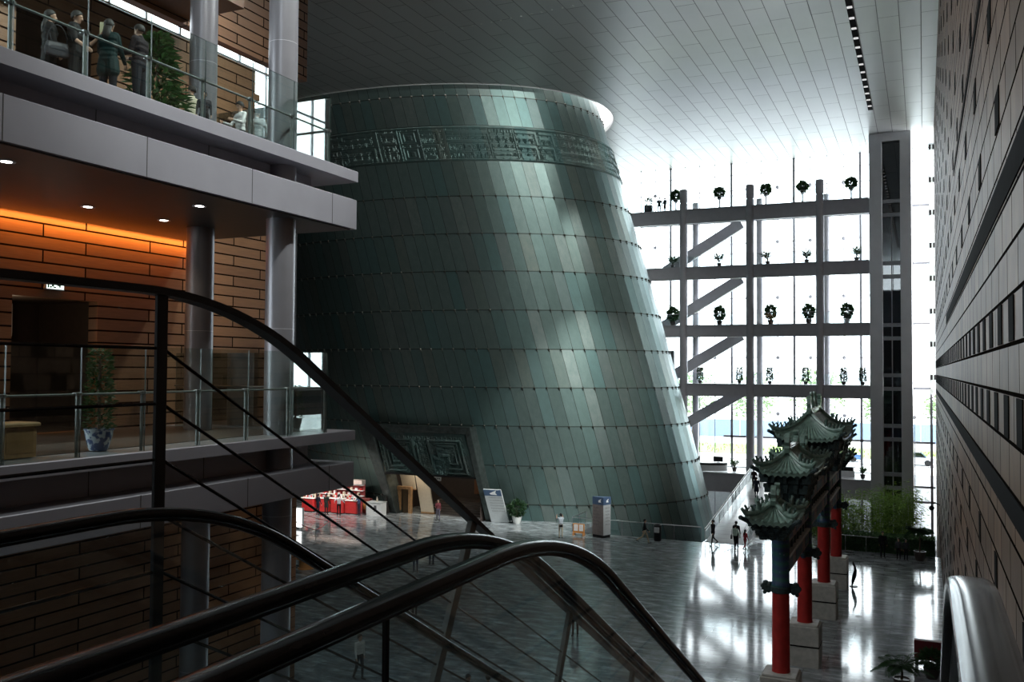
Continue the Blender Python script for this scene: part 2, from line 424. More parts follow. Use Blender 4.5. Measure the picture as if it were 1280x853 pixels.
# closing walls out of sight: the end left of the drum, far left, behind
w = MB(); w.box(-62.4, -29.5, YG, YG+.4, -.3, ZC); w.box(-29.5, -23.0, YG, YG+.4, -.3, 14); struct(w, 'wall_back', M_concr)
w = MB(); w.box(-62.4, -62, 57.5, YG+.4, -.3, ZC); w.box(-62.4, -45.4, 57.3, 57.7, -.3, ZC); w.bar((-45.4,57.5,16.1), (-26.2,33.3,16.1), .4, 32.8); struct(w, 'wall_left', M_concr)
w = MB(); w.box(-26.4, 1.3, -14.4, -14, -.3, 27); w.box(-26.4, -8, -14.4, -14, 27, ZC); struct(w, 'wall_front', M_concr)
a = MB()  # unseen window added behind the camera for extra daylight
for k in range(4): a.box(-8+2.95*k-.06, -8+2.95*k+.06, -14.3, -14.1, 27, ZC)
for z in (27.1, 29.8, 32.4): a.box(-8, .9, -14.3, -14.1, z-.06, z+.06)
r = struct(a, 'added_window_behind', M_steel2); p = MB(); p.box(-8, .9, -14.21, -14.19, 27, ZC); p.build('pane', M_curt, r)['kind'] = 'structure'
# west wall of the wing, with two glazed openings
w = MB()
def wx(y0, y1, z0, z1): w.box(-26.4, -26, y0, y1, z0, z1)
wx(-14, -5, -.3, ZC); wx(8, 13.2, -.3, ZC); wx(-5, 8, -.3, 11.0); wx(-5, 8, 27, ZC)
wx(13.2, 34, -.3, 20.2); wx(13.2, 34, 29.5, ZC)
struct(w, 'wall_wing', M_concr)
def glazing(name, x, y0, y1, z0, z1, dy, dz):
    a = MB()
    n = round((y1-y0)/dy)
    for i in range(n+1): a.box(x-.05, x+.05, y0+(y1-y0)*i/n-.04, y0+(y1-y0)*i/n+.04, z0, z1)
    n = round((z1-z0)/dz)
    for i in range(n+1): a.box(x-.05, x+.05, y0, y1, z0+(z1-z0)*i/n-.04, z0+(z1-z0)*i/n+.04)
    r = struct(a, name, M_steel2)
    p = MB(); p.box(x-.012, x+.012, y0, y1, z0, z1); q = p.build('pane', M_curt, r); q['kind'] = 'structure'
glazing('added_wing_window', -26.2, -5, 8, 11.0, 27, 1.63, 3.2)  # unseen window, added to give the end glass something bright to reflect
glazing('window_2', -26.2, 13.2, 33.6, 20.2, 29.5, 1.7, 2.325)

# ------------------------------------------------------------------ left wing: slabs, fascias, wood walls, round columns
PX = -13.0; PE = 19.45
for nm, zt, zf0, zf1, zr1 in (('upper', 16.97, 15.5, 16.24, 16.70), ('lower', 10.46, 9.08, 9.68, 10.22)):
    a = MB(); a.cbox(-18.5, PX, -14, PE, zr1, zt, .015); struct(a, 'floor_'+nm, M_fascia)
    a = MB(); a.box(-18.5, PX-.75, -14, PE-.95, zf1, zr1); struct(a, 'trim_recess_'+nm, M_fascia)
    a = MB(); a.cbox(-18.5, PX, -14, PE-.05, zf0, zf1, .015)
    t_ = struct(a, 'trim_fascia_'+nm, M_fascia)
    j = MB()
    for k in range(9):
        y = PE - 1.1 - 2.9*k
        j.box(PX-.001, PX+.004, y-.008, y+.008, zf0, zf1)
    for k in range(9):
        y = PE - 1.6 - 2.9*k
        j.box(PX-.751, PX-.744, y-.008, y+.008, zf1, zr1)
    j.build('joints', M_soffit, t_)['kind'] = 'structure'
    a = MB(); a.box(-18.4, PX-.10, -14, PE-.2, zf0-.03, zf0); struct(a, 'ceiling_soffit_'+nm, M_soffit)
    a = MB(); a.box(-18.4, PX-.9, -14, PE-1.05, zt, zt+.012); struct(a, 'floor_finish_'+nm, mat('dark_gallery_floor', (.06,.05,.045), .3))
# wood wall: with two dark doorways
a = MB()
def ww(y0, y1, z0, z1): a.box(-18.8, -18.5, y0, y1, z0, z1)
ww(13.3, 22.7, -.0, 10.46)
ww(13.3, 14.06, 10.46, 13.6); ww(16.38, 22.7, 10.46, 13.6); ww(13.3, 22.7, 13.6, 16.97)
ww(13.3, 14.0, 16.97, 20.1); ww(16.3, 22.05, 16.97, 20.1); ww(13.3, 22.05, 20.1, 21.05)
for k, (y, zz) in enumerate(((22.05, 20.35), (22.05, 18.4))): ww(y, y+.22, zz-.18, zz)
ww(13.3, 24.6, 21.45, ZC)
struct(a, 'wall_wood', M_woodw)
a = MB(); a.box(-26, -18.8, 13.2, 13.35, 0, ZC); struct(a, 'wall_wood_return', M_woodx)
a = MB(); a.box(-18.8, -17.4, 22.7, 22.9, 0, 9.0)
struct(a, 'wall_wood_end', M_woodx)
# dim rooms behind the doorways
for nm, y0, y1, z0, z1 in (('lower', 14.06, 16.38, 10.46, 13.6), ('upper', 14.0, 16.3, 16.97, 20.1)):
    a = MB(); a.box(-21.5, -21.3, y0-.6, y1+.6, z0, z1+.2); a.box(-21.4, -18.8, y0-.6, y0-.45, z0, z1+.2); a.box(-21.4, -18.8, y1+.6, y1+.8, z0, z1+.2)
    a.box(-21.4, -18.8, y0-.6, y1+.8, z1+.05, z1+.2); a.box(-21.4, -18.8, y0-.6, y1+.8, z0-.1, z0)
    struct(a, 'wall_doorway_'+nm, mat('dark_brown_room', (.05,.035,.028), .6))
a = MB(); a.box(-20.6, -20.5, 13.7, 15.6, 12.75, 13.55); struct(a, 'wall_bulkhead', mat('bulkhead_plaster', (.33,.30,.27), .6))
# brown soffit of the storey above
a = MB(); a.cbox(-18.5, -16.5, 8, 19.2, 21.6, 22.4, .03); struct(a, 'ceiling_soffit_top', mat('brown_soffit', (.11,.055,.03), .45))
for nm, x, y in (('a', -13.68, 17.28), ('b', -16.42, 17.62)):
    c = MB(); c.lathe([(.335,0),(.335,ZC)], (x, y, 0), 40)
    cc = struct(c, 'column_round', M_steel, True)
    c = MB()
    for z in (4.6, 8.6, 12.9, 16.2, 19.6, 23.6): c.lathe([(.3355,z),(.3362,z+.001),(.3362,z+.012),(.3355,z+.013)], (x, y, 0), 40)
    c.build('column_joint', M_steel2, cc)['kind'] = 'structure'

# downlights and the warm cove along the wood wall
lampl = ['downlight nearest the column head, under the upper balcony', 'downlight in the soffit closest to the wood wall, above the doorway',
         'downlight in the soffit close to the wood wall, beside the inner column', 'downlight near the balcony edge, cut by the picture border']
for k, (x, y) in enumerate(((-14.16,15.15), (-16.5,14.3), (-16.33,16.31), (-14.15,10.59))):
    e = thing('downlight', (x, y, 15.47), lampl[k], 'downlight', 'downlights in the soffit')
    q = MB(); q.lathe([(.09,-.004),(.14,-.012),(.15,0),(.15,.01)], (x, y, 15.47), 20); q.build('trim_ring', M_steel2, e, True)
    q = MB(); q.lathe([(.001,-.006),(.09,-.006),(.09,.0)], (x, y, 15.47), 20); q.build('diffuser', M_lamp, e)
    l = bpy.data.lights.new('downlight_glow', 'SPOT'); l.energy = 28; l.color = (1,.82,.6); l.spot_size = radians(95); l.spot_blend = .5; l.shadow_soft_size = .08
    lo = bpy.data.objects.new('downlight_glow', l); lo.location = (x, y, 15.42); COL.objects.link(lo)
l = bpy.data.lights.new('cove_light', 'AREA'); l.shape = 'RECTANGLE'; l.size = .16; l.size_y = 6.4; l.energy = 60; l.color = (1.,.36,.07)
lo = bpy.data.objects.new('cove_light', l); lo.location = (-18.30, 16.6, 15.44); lo.rotation_euler = (0, radians(22), 0); COL.objects.link(lo)
l = bpy.data.lights.new('room_light', 'POINT'); l.energy = 9; l.color = (1,.75,.5); l.shadow_soft_size = .2
lo = bpy.data.objects.new('room_light', l); lo.location = (-19.6, 14.7, 13.0); COL.objects.link(lo)
# balcony glass screens with handrails
M_post = mat('dim_steel_post', (.16,.165,.165), .45, .3)
def screen(nm, zf, top, rail, label):
    e = thing('glass_balustrade', (PX-.12, 13, zf), label, 'balustrade')
    x = PX-.12; ys = [18.40 - 1.42*k for k in range(12)]
    for i in range(11):
        q = MB(); q.pane(x-.008, x+.008, ys[i+1]+.008, ys[i]-.008, zf+.0, top); q.build('glass_panel', [M_glassd, M_edge], e)
    q = MB(); q.pane(-17.9, x-.03, 18.392, 18.408, zf, top); q.build('end_glass_panel', [M_glassm, M_edge], e)
    for i, y in enumerate(ys):
        q = MB(); q.cbox(x-.10, x-.05, y-.025, y+.025, zf, rail, .008); p = q.build('post', M_post, e)
        q = MB(); q.cbox(x-.13, x-.02, y-.07, y+.07, rail-.02, rail+.035, .01); q.build('clamp', M_chrome, p)
    q = MB(); q.tube([(x-.075, -2, rail), (x-.075, 18.40, rail), (x-.12, 18.36, rail), (-17.9, 18.36, rail)], .022, 10); q.build('handrail', M_post, e, True)
    return e
screen('upper', 16.97, 18.58, 17.78, 'tall glass screen with steel handrail along the upper balcony edge')
screen('lower', 10.46, 12.38, 11.53, 'tall glass screen with steel handrail along the lower balcony edge')
# exit sign on the wood wall
e = thing('exit_sign', (-18.44, 15.1, 13.86), 'small lit exit sign on the wood wall above the dark doorway', 'sign')
q = MB(); q.cbox(-18.5, -18.42, 14.84, 15.36, 13.79, 13.99, .02); q.build('housing', M_steel2, e)
q = MB(); q.box(-18.421, -18.414, 14.87, 15.33, 13.81, 13.97); q.build('face', emit('exit_face', (.85,1,.92), 1.3), e)
q = MB()
for y0, y1, z0, z1 in ((15.0,15.06,13.86,13.91),(14.95,15.0,13.83,13.87),(15.05,15.12,13.83,13.86),(15.02,15.05,13.92,13.95),(15.15,15.24,13.88,13.90),(15.2,15.24,13.85,13.93),(14.89,14.93,13.83,13.95)):
    q.box(-18.414, -18.411, y0, y1, z0, z1)
q.build('pictogram', mat('exit_green', (.02,.2,.1), .5), e)

# ------------------------------------------------------------------ steel gallery at the glazed end
YF, YB = 84.5, 88.9
LV = [(27.02,25.75), (21.62,20.5), (16.2,15.15), (10.8,9.73), (2.69,1.05)]
def drumx(y, z):   # right-hand edge of the drum at depth y
    best = -60
    for k in range(-60, 100):
        p = drum(radians(k), z)
        q = drum(radians(k+1), z)
        if (p.y-y)*(q.y-y) <= 0: best = max(best, p.x)
    return best
for k, (zt, zb) in enumerate(LV):
    x0 = max(drumx(YF, max(zt, 0)), drumx(YB, max(zt, 0)), drumx(YF, max(zb, 0)), -26) + .15
    a = MB(); 
    a.box(x0, -4.22, YF-.12, YF+.02, zt-.08, zt+.02); a.box(x0, -4.22, YF-.02, YF+.22, zb, zt-.08); a.box(x0, -4.22, YF-.12, YF+.3, zb-.06, zb)
    struct(a, 'trim_beam_front', M_steel2)
    a = MB(); a.box(x0, -4.22, YF+.3, YB+1.2, zt-.3, zt-.02); struct(a, 'floor_gallery', mat('pale_gallery_floor', (.42,.42,.42), .35))
    a = MB(); a.box(x0, -1.2, YB-.1, YB+.14, zt-.75, zt-.3); struct(a, 'trim_beam_back', M_steel2)
    if k < 4:
        e = thing('gallery_railing', (x0, YF, zt), ['slim glass railing along the topmost gallery deck', 'slim glass railing along the second gallery deck from the top', 'slim glass railing along the third gallery deck from the top', 'slim glass railing along the lowest raised gallery deck'][k], 'railing', 'gallery railings')
        q = MB(); q.tube([(x0, YF+.02, zt+1.05), (-4.25, YF+.02, zt+1.05)], .025, 6); q.build('handrail', M_steel2, e)
        q = MB(); q.box(x0, -4.25, YF+.015, YF+.025, zt+.02, zt+.98); q.build('glass_panel', M_curt, e)
        for j in range(8):
            x = -4.4 - j*3.0
            if x > x0: q = MB(); q.box(x-.02, x+.02, YF, YF+.04, zt, zt+1.05); q.build('post', M_steel2, e)
for x, r, zt in ((-20.42,.37,28.9), (-14.32,.37,28.9), (-8.28,.36,28.9)):
    z0 = -4.
    c = MB(); c.lathe([(r,z0),(r,27.6),(r*.8,27.62),(r*.8,27.7),(r*1.02,27.72),(r*1.02,zt),(r*.7,zt+.05)], (x, YF+.15, 0), 24); struct(c, 'column_gallery_front', M_steel2, True)
    x2 = x+.12
    c = MB(); c.lathe([(.30,z0),(.30,28.4),(.2,28.45)], (x2, YB+.2, 0), 20); struct(c, 'column_gallery_back', M_steel2, True)
for k in range(4):   # raking braces, one per storey
    zt, zb = LV[k][1]-.15, LV[k+1][0]+.05
    if k == 3: zt, zb = LV[3][1]-.1, 3.6
    x1 = -16.3; x0 = x1 - 6.9*(zt-zb)/4.0*.98
    xm = drumx(YB-1, zb)+.2
    if x0 < xm: zb = zt - (zt-zb)*(x1-xm)/(x1-x0); x0 = xm
    a = MB(); dv = Vector((x1-x0, 0, zt-zb)).normalized()*.75; a.bar((x0, YB-1.0, zb), (x1+dv.x, YB-1.0, zt+dv.z), .5, 1.0); struct(a, 'trim_brace', M_steel2)

# lift tower
a = MB(); YT = 84.3
for x0, x1 in ((-4.2,-3.15), (-1.75,-.85)): a.cbox(x0, x1, YT, YT+3.6, -4.2, ZC-.02, .03)
a.box(-3.2, -1.7, YT, YT+3.6, ZC-.75, ZC-.02)
a.box(-4.2, -.85, YT+3.4, YT+3.6, -4.2, -2)
lt = tag(a.build('lift_tower', mat('lift_cladding', (.62,.63,.65), .38, .35, .05, 1)), 'tall grey lift tower with dark glazed front beside the gallery', 'lift tower')
a = MB(); a.box(-3.2, -1.7, YT+.5, YT+.53, -4.2, ZC-.7); a.build('shaft_glass', M_lift, lt)
a = MB(); a.box(-3.2, -1.7, YT+3.1, YT+3.2, -4.2, ZC-.7); a.build('shaft_back_glass', M_lift, lt)
zz = [30.2] + [l[0] for l in LV] + [l[0]-3 for l in LV[:0]]
for z in (26.6, 21.3, 16.0, 11.7, 7.4, 3.3):
    for dz in (0, -1.15):
        a = MB(); a.cbox(-3.2, -1.7, YT+.25, YT+.62, z+dz-.16, z+dz+.16, .03); a.build('crossbar', mat('lift_crossbar', (.34,.35,.37), .4, .4), lt)
a = MB(); a.box(-2.48, -2.40, YT+.4, YT+.5, -4, 25.4); a.build('mullion', M_steel2, lt)
for z in (29.2, 27.4, 24, 19, 14): 
    a = MB(); a.box(-3.15, -1.75, YT+1.0, YT+1.05, z, z+.07); a.build('guide_rail', M_steel, lt)
a = MB(); a.box(-3.05, -1.85, YT+.9, YT+2.9, 12.4, 14.9); a.build('lift_car', mat('lift_car_panel', (.16,.17,.17), .35, .5), lt)

# ------------------------------------------------------------------ the glazed end wall
mull = [-20.35, -17.2, -14.3, -11.27, -8.27, -5.3, -2.3, .6]
a = MB(); zb = -4.2
xs = [-29.4, -26.4, -23.3] + mull
for i, x in enumerate(xs):
    zlo = 16 if x < -21.5 else (20 if x < -23.4 else zb)
    wd = .11 if i % 2 == 0 else .035
    a.box(x-wd, x+wd, YG-.12, YG+.02, zlo, ZC)
    xm = x+1.5
    if xm < .6: a.box(xm-.035, xm+.035, YG-.05, YG, 20 if xm < -21 else zb, ZC)
for z in (.25, 1.6, 5.6, 10.5, 16.4, 21.9, 27.2):
    a.box(-18 if z < 11 else (-22 if z < 20 else -29.4), .9, YG-.12, YG+.02, z-.10, z+.10)
for z in (3.4, 7.9, 13.3, 19.1, 24.5, 29.8, 31.3): a.box(-18 if z < 11 else (-22 if z < 20 else -29.4), .9, YG-.03, YG, z-.03, z+.03)
wf = struct(a, 'window_3', M_steel)
p = MB(); p.box(-29.4, 1.0, YG+.03, YG+.05, zb, ZC); q = p.build('pane', M_curt, wf); q['kind'] = 'structure'
d = MB()
for x in xs[1:]:
    for z in (29.8, 24.5, 19.1, 13.3, 7.9):
        if x+1.5 < .7: d.ball((x+1.5, YG-.08, z), .2, 8, 5)
d.build('glass_fixings', M_steel2, wf)['kind'] = 'structure'
# outside: street-level ground, lawn, hoarding, trees
g = MB(); g.box(-80, 40, 97, 190, 1.8, 2.1); struct(g, 'ground_outside', mat('pale_paving', (.5,.5,.5), .8, 0, .05, .2))
g = MB(); g.box(-80, 40, 96.8, 97, -4.3, 2.1); struct(g, 'wall_area', mat('pale_area_wall', (.5,.5,.5), .8))
g = MB()
for k in range(900):
    x = -70 + RN.rand()*100; y = 112 + RN.rand()*14; g.leaf((x, y, 2.12), (RN.randn()*.3, RN.randn()*.3, 1), (0,-1,.2), .35, .1)
g.box(-70, 30, 112, 126, 2.1, 2.16)
tag(g.build('lawn_grass', mat('lawn_green', (.2,.3,.08), .8, 0, .2, 1)), 'pale green lawn seen outside through the glass', 'grass', kind='stuff')
# ------------------------------------------------------------------ bronze drum
NP = 112
from bisect import bisect
_t = [2*pi*k/4000 - pi for k in range(4001)]; _l = [0.]
for k in range(4000):
    _l.append(_l[-1] + hypot(DP[4]*(cos(_t[k+1])-cos(_t[k])), DP[5]*(sin(_t[k+1])-sin(_t[k]))))
def arc(i):   # oval parameter of the i-th of NP equal girth steps
    q = (i % NP)/NP*_l[-1]; j = min(max(bisect(_l, q)-1, 0), 3999); return _t[j] + (_t[j+1]-_t[j])*(q-_l[j])/(_l[j+1]-_l[j])
ZR = [-4.2, 1.35, 4.45, 7.6, 10.6, 13.55, 16.5, 19.4, 22.16, 24.88, 27.4, 29.9, 32.0, 35.0]
PH0, PH1 = radians(-94.0), radians(-69.6)
root = thing('bronze_drum', (DP[0], DP[1], 0), 'huge leaning bronze-green drum clad in riveted patinated panels', 'drum')
m = MB(); m.uv = []
for i in range(NP):
    a0, a1 = arc(i), (arc(i+1) if i < NP-1 else pi)
    for j in range(len(ZR)-1):
        for q in range(3):
            z0 = ZR[j] + (ZR[j+1]-ZR[j])*q/3; z1 = ZR[j] + (ZR[j+1]-ZR[j])*(q+1)/3
            if a0 > PH0-.03 and a1 < PH1+.03 and -.6 <= z0 and z1 <= 4.5: continue
            m.add([drum(a0,z0), drum(a1,z0), drum(a1,z1), drum(a0,z1)], [(0,1,2,3)])
            m.uv += [(i,j+q/3), (i+1,j+q/3), (i+1,j+(q+1)/3), (i,j+(q+1)/3)]
for k in range(0, len(m.uv), 1):
    pass
m.uv = [(u+.0, v) for u, v in m.uv]
shell = m.build('shell', M_bronze, root)
# rivets along every course
rv = MB()
for z in ZR[1:10] + [32.0]:
    for i in range(NP):
        a = arc(i)
        if not (radians(-150) < a < radians(25)): continue
        if PH0-.03 < a < PH1+.03 and z < 7.5: continue
        c = drum(a, z, .03); rv.ball(c, .085, 6, 4)
        c = drum(a, z-.14, .02); rv.ball(c, .05, 6, 4)
o = rv.build('rivets', mat('dark_bronze_rivet', (.10,.10,.085), .35, .8), root, True); o['kind'] = 'stuff'
# the cast relief band
def meander(nx, ny, seed):
    rs = np.random.RandomState(seed); h = np.zeros((ny, nx))
    x = 0
    def rect(a0, a1, b0, b1, v): h[max(b0,0):max(b1,0), max(a0,0):max(a1,0)] = v*.75 + .1
    H = ny
    for q in range(0, nx, 9):      # ground of small square curls
        for b in range(2, H-2, 8):
            o = (q//9 + b//8) % 2
            h[b:b+7, q:q+8] = .42; h[b+1:b+6, q+1:q+7] = .12; h[b+2:b+5, q+2:q+6] = .42; h[b+3:b+4, q+3:q+5] = .12
            if o: h[b+1:b+3, q+6:q+8] = .12
            else: h[b+4:b+6, q:q+2] = .12
    while x < nx:
        w = int(rs.choice([26, 34, 44, 58]))
        kind = rs.randint(4)
        if kind == 0:      # square spirals, stacked
            for yb in (2, H//2+1):
                hh = H//2-4
                for d in range(0, min(hh, w)//2, 4):
                    rect(x+1+d, x+w-2-d, yb+d//2, yb+hh-d//2, .5+.1*(d==0)); rect(x+3+d, x+w-4-d, yb+1+d//2, yb+hh-1-d//2, 0)
                rect(x+w//2-2, x+w//2+3, yb+hh//2-2, yb+hh//2+2, 1)
        elif kind == 1:    # long hooked bands
            rect(x+1, x+w-2, H-6, H-3, .9); rect(x+w-6, x+w-2, H//2, H-3, .9); rect(x+1, x+w-9, H-11, H-8, .6); rect(x+1, x+w-9, H//2-3, H//2, .8)
            rect(x+w-9, x+w-6, 3, H//2, .8); rect(x+3, x+w-12, 3, 6, .6); rect(x+3, x+8, 6, 9, .6)
        elif kind == 2:    # horned mask: eye, brow, fangs
            rect(x+4, x+w-4, H//2+1, H//2+4, .8); rect(x+w//2-4, x+w//2+4, H//2-5, H//2-1, 1); rect(x+w//2-1, x+w//2+2, H//2-4, H//2-2, .3)
            for q in range(x+2, x+w-3, 5): 
                for s_ in range(5): rect(q+s_//2, q+4-s_//2, 3+s_, 4+s_, .8)
            rect(x+1, x+5, 2, H-3, .55); rect(x+6, x+w-2, H-7, H-4, .9)
        else:              # rows of bosses and bars
            for q in range(x+1, x+w-3, 4): rect(q, q+3, H-6, H-3, .7)
            for b in (3, 7, 11): rect(x+1, x+w-3-(b==7)*6, b, b+2, .65)
        x += w
        
        if rs.rand() < .3: rect(x-2, x, 0, H, .9)
    h[:2] = .9; h[-2:] = 1.
    return h
NX, NY = 1100, 34
h = meander(NX, NY, 5)
m = MB(); m.uv = []
A0, A1 = radians(-175), radians(60); za, zb_ = 27.4, 29.86
def sm(i, j): 
    return h[min(j, NY-1), min(i, NX-1)]
vs = []; 
for j in range(NY+1):
    for i in range(NX+1):
        a = A0 + (A1-A0)*i/NX; z = za + (zb_-za)*j/NY
        edge = 0 if j in (0, NY) else 1
        vs.append(drum(a, z, (.04 + .13*sm(i, j))*edge + .01))
fs = []
for j in range(NY):
    for i in range(NX):
        k = j*(NX+1)+i; fs.append((k, k+1, k+NX+2, k+NX+1))
        for ii, jj in ((i,j),(i+1,j),(i+1,j+1),(i,j+1)): m.uv.append((ii*NP*(A1-A0)/(2*pi)/NX, 20+jj/NY))
m.add(vs, fs); m.build('relief_band', M_brelief, root)

# portal: sloping frame, relief panel, opening with a dim interior
def pp(deg, z, off): return drum(radians(deg), z, off)
OTL, OTR, OBL, OBR = (-97.4,7.45), (-67.8,7.5), (-94.6,0.), (-68.4,0.)
ITL, ITR, IBL, IBR = (-93.4,6.85), (-69.3,6.95), (-92.4,0.), (-69.6,0.)
OF = .95
def fr(o, i_): return pp(*o, OF), pp(*i_, OF)
def plan(q, t=0):  # flatten the portal's front to one plane through its corners
    return q
def quadprism(c, n, th):
    b = MB(); n = Vector(n)*th
    b.rings([[Vector(p) for p in c], [Vector(p)+n for p in c]], True); return b
nrm = (pp(-82,4,1)-pp(-82,4,0)).normalized()
frame = MB()
for c in ((OTL, ITL, IBL, OBL), (OTR, OBR, IBR, ITR), (OTL, OTR, ITR, ITL)):
    pts = [pp(*q, OF) for q in c]
    frame.rings([[p - nrm*1.5 for p in pts], pts, [p + nrm*.06 + (sum(pts, Vector())/4-p)*.12 for p in pts]], True)
fo = frame.build('portal_frame', mat('dark_bronze_frame', (.085,.10,.095), .38, .7, .3, 3), root)
# relief panel between z 3.45 and the frame head
NX2, NY2 = 150, 54
h2 = np.zeros((NY2, NX2))
def mk(a, b, c, d, v): h2[b:d, a:c] = np.maximum(h2[b:d, a:c], v)
for q in range(2, NX2-8, 8):
    for b_ in range(2, NY2-6, 7): mk(q, b_, q+6, b_+1, .28); mk(q, b_, q+1, b_+5, .28); mk(q, b_+5, q+6, b_+6, .28); mk(q+5, b_+2, q+6, b_+6, .28); mk(q+2, b_+2, q+6, b_+3, .28)
for sgn in (0, 1):
    def mx(a, b, c, d, v):
        if sgn: a, c = NX2-c, NX2-a
        mk(a, b, c, d, v)
    for d in range(0, 18, 6):      # nested rounded frames of the mask
        mx(8+d, 4+d, 10+d, 44-d//2, .8); mx(8+d, 44-d//2, 60-d, 46-d//2, .8); mx(8+d, 4+d, 40-d//2, 6+d, .8)
    mx(60, 8, 63, 48, 1); mx(66, 14, 68, 40, .8); mx(48, 22, 58, 25, 1); mx(48, 25, 50, 36, 1); mx(40, 34, 50, 37, 1); mx(30, 26, 44, 29, .7); mx(32, 18, 34, 28, .7); mx(52, 12, 58, 14, .7)
m = MB(); m.uv = []; vs = []
def pan(u, v):
    L = pp(-93.0, 3.45 + 3.45*v, .35); R_ = pp(-69.5, 3.45 + 3.5*v, .35)
    return L.lerp(R_, u)
for j in range(NY2+1):
    for i in range(NX2+1):
        vs.append(pan(i/NX2, j/NY2) + nrm*(.25*h2[min(j,NY2-1), min(i,NX2-1)] + .45))
fs = []
for j in range(NY2):
    for i in range(NX2):
        k = j*(NX2+1)+i; fs.append((k,k+1,k+NX2+2,k+NX2+1))
        for ii, jj in ((i,j),(i+1,j),(i+1,j+1),(i,j+1)): m.uv.append((ii/NX2*9, 40+jj/NY2*2))
m.add(vs, fs)
po = m.build('relief_panel', M_brelief, root)
b = MB(); L0 = pp(-93,3.45,.8); R0 = pp(-69.5,3.45,.8); b.bar(L0-nrm*.3, R0-nrm*.3, 1.0, .12); b.build('lintel', M_bsteel, root)
# niche behind the opening
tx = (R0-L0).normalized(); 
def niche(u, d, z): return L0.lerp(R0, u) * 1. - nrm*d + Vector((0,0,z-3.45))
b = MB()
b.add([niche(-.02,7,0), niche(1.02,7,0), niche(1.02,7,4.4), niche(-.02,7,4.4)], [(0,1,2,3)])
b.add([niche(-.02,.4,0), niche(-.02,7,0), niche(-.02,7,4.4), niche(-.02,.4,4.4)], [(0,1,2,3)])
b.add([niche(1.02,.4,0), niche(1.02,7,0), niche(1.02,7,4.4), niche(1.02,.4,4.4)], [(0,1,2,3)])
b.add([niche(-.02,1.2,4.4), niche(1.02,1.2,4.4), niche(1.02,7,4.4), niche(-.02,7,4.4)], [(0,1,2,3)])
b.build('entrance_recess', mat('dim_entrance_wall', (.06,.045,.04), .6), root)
b = MB(); b.add([niche(.55,6.9,1.2), niche(1.0,6.9,1.2), niche(1.0,6.9,3.5), niche(.55,6.9,3.5)], [(0,1,2,3)]); b.add([niche(.55,6.8,1.2), niche(1.0,6.8,1.2), niche(1.0,6.8,3.5), niche(.55,6.8,3.5)], [(0,1,2,3)])
b.build('brown_wall_panel', mat('entrance_brown', (.20,.085,.035), .5), root)
for k in range(9):      # shallow steps going in
    pass
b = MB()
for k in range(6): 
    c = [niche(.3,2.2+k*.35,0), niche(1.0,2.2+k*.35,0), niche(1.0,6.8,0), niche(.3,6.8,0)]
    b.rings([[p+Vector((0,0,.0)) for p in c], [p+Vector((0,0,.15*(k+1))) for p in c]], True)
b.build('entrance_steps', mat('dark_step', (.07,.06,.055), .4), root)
# beige screens leaning inside the entrance, a doorway surround
sc_ = [('beige_screen', .03, .20, 'pale beige leaning screen just inside the portal, beside the timber doorway'), ('beige_screen', .215, .36, 'pale beige leaning screen inside the portal, next to the dark opening')]
for nm, u0, u1, lb in sc_:
    e = thing(nm, niche((u0+u1)/2, 2.0, 0), lb, 'screen')
    c = [niche(u0+.05,2.0,.02), niche(u1+.05,2.0,.02), niche(u1-.03,2.0,3.4), niche(u0-.03,2.0,3.4)]
    if u0 < .1: c = [niche(u0+.02,2.0,1.9), niche(u1+.0,2.0,1.9), niche(u1-.03,2.0,3.4), niche(u0-.03,2.0,3.4)]
    b = MB(); b.rings([c, [p-nrm*.12 for p in c]], True); b.build('panel', M_beige, e)
    b = MB(); c2 = [c[0].lerp(c[3],.0)+nrm*.03, c[1]+nrm*.03, c[1].lerp(c[2],.04)+nrm*.03, c[0].lerp(c[3],.04)+nrm*.03]; b.rings([c2, [p-nrm*.18 for p in c2]], True); b.build('base_rail', M_wood, e)
l = bpy.data.lights.new('entrance_lamp', 'AREA'); l.energy = 70; l.size = 2.0; l.color = (1,.85,.65)
lo = bpy.data.objects.new('entrance_lamp', l); lo.location = niche(.3, 1.6, 4.2); COL.objects.link(lo)
e = thing('timber_doorway', niche(.10, 1.6, 0), 'brown timber doorway surround under the beige screens in the portal', 'doorway')
for u in (.045, .175):
    b = MB(); p = niche(u, 1.5, 0); b.bar(p, p+Vector((-.0,0,2.1)), .22, .3, (1,0,0)); b.build('jamb', M_wood, e)
b = MB(); b.bar(niche(.03,1.5,2.1), niche(.19,1.5,2.1), .3, .22); b.build('head', M_wood, e)
b = MB(); b.bar(niche(.07,1.75,1.0), niche(.15,1.75,1.0), .05, 2.0); b.build('leaf', mat('door_leaf_brown', (.11,.07,.035), .5), e)
e = thing('entrance_sign', niche(.47, 1.3, 3.05), 'small white lettered sign hanging in the dark portal opening', 'sign')
b = MB(); b.bar(niche(.40,1.4,3.05), niche(.53,1.4,3.05), .06, .36); b.build('board', M_ltgrey, e)
b = MB()
for k in range(8): b.bar(niche(.41+k*.014,1.365,3.05+.0), niche(.419+k*.014,1.365,3.05), .01, .14)
b.build('lettering', M_text, e)
b = MB()
for u in (.42,.51): p = niche(u,1.4,3.2); b.tube([p, p+Vector((0,0,1.1))], .015, 6)
b.build('hanger', M_bsteel, e)

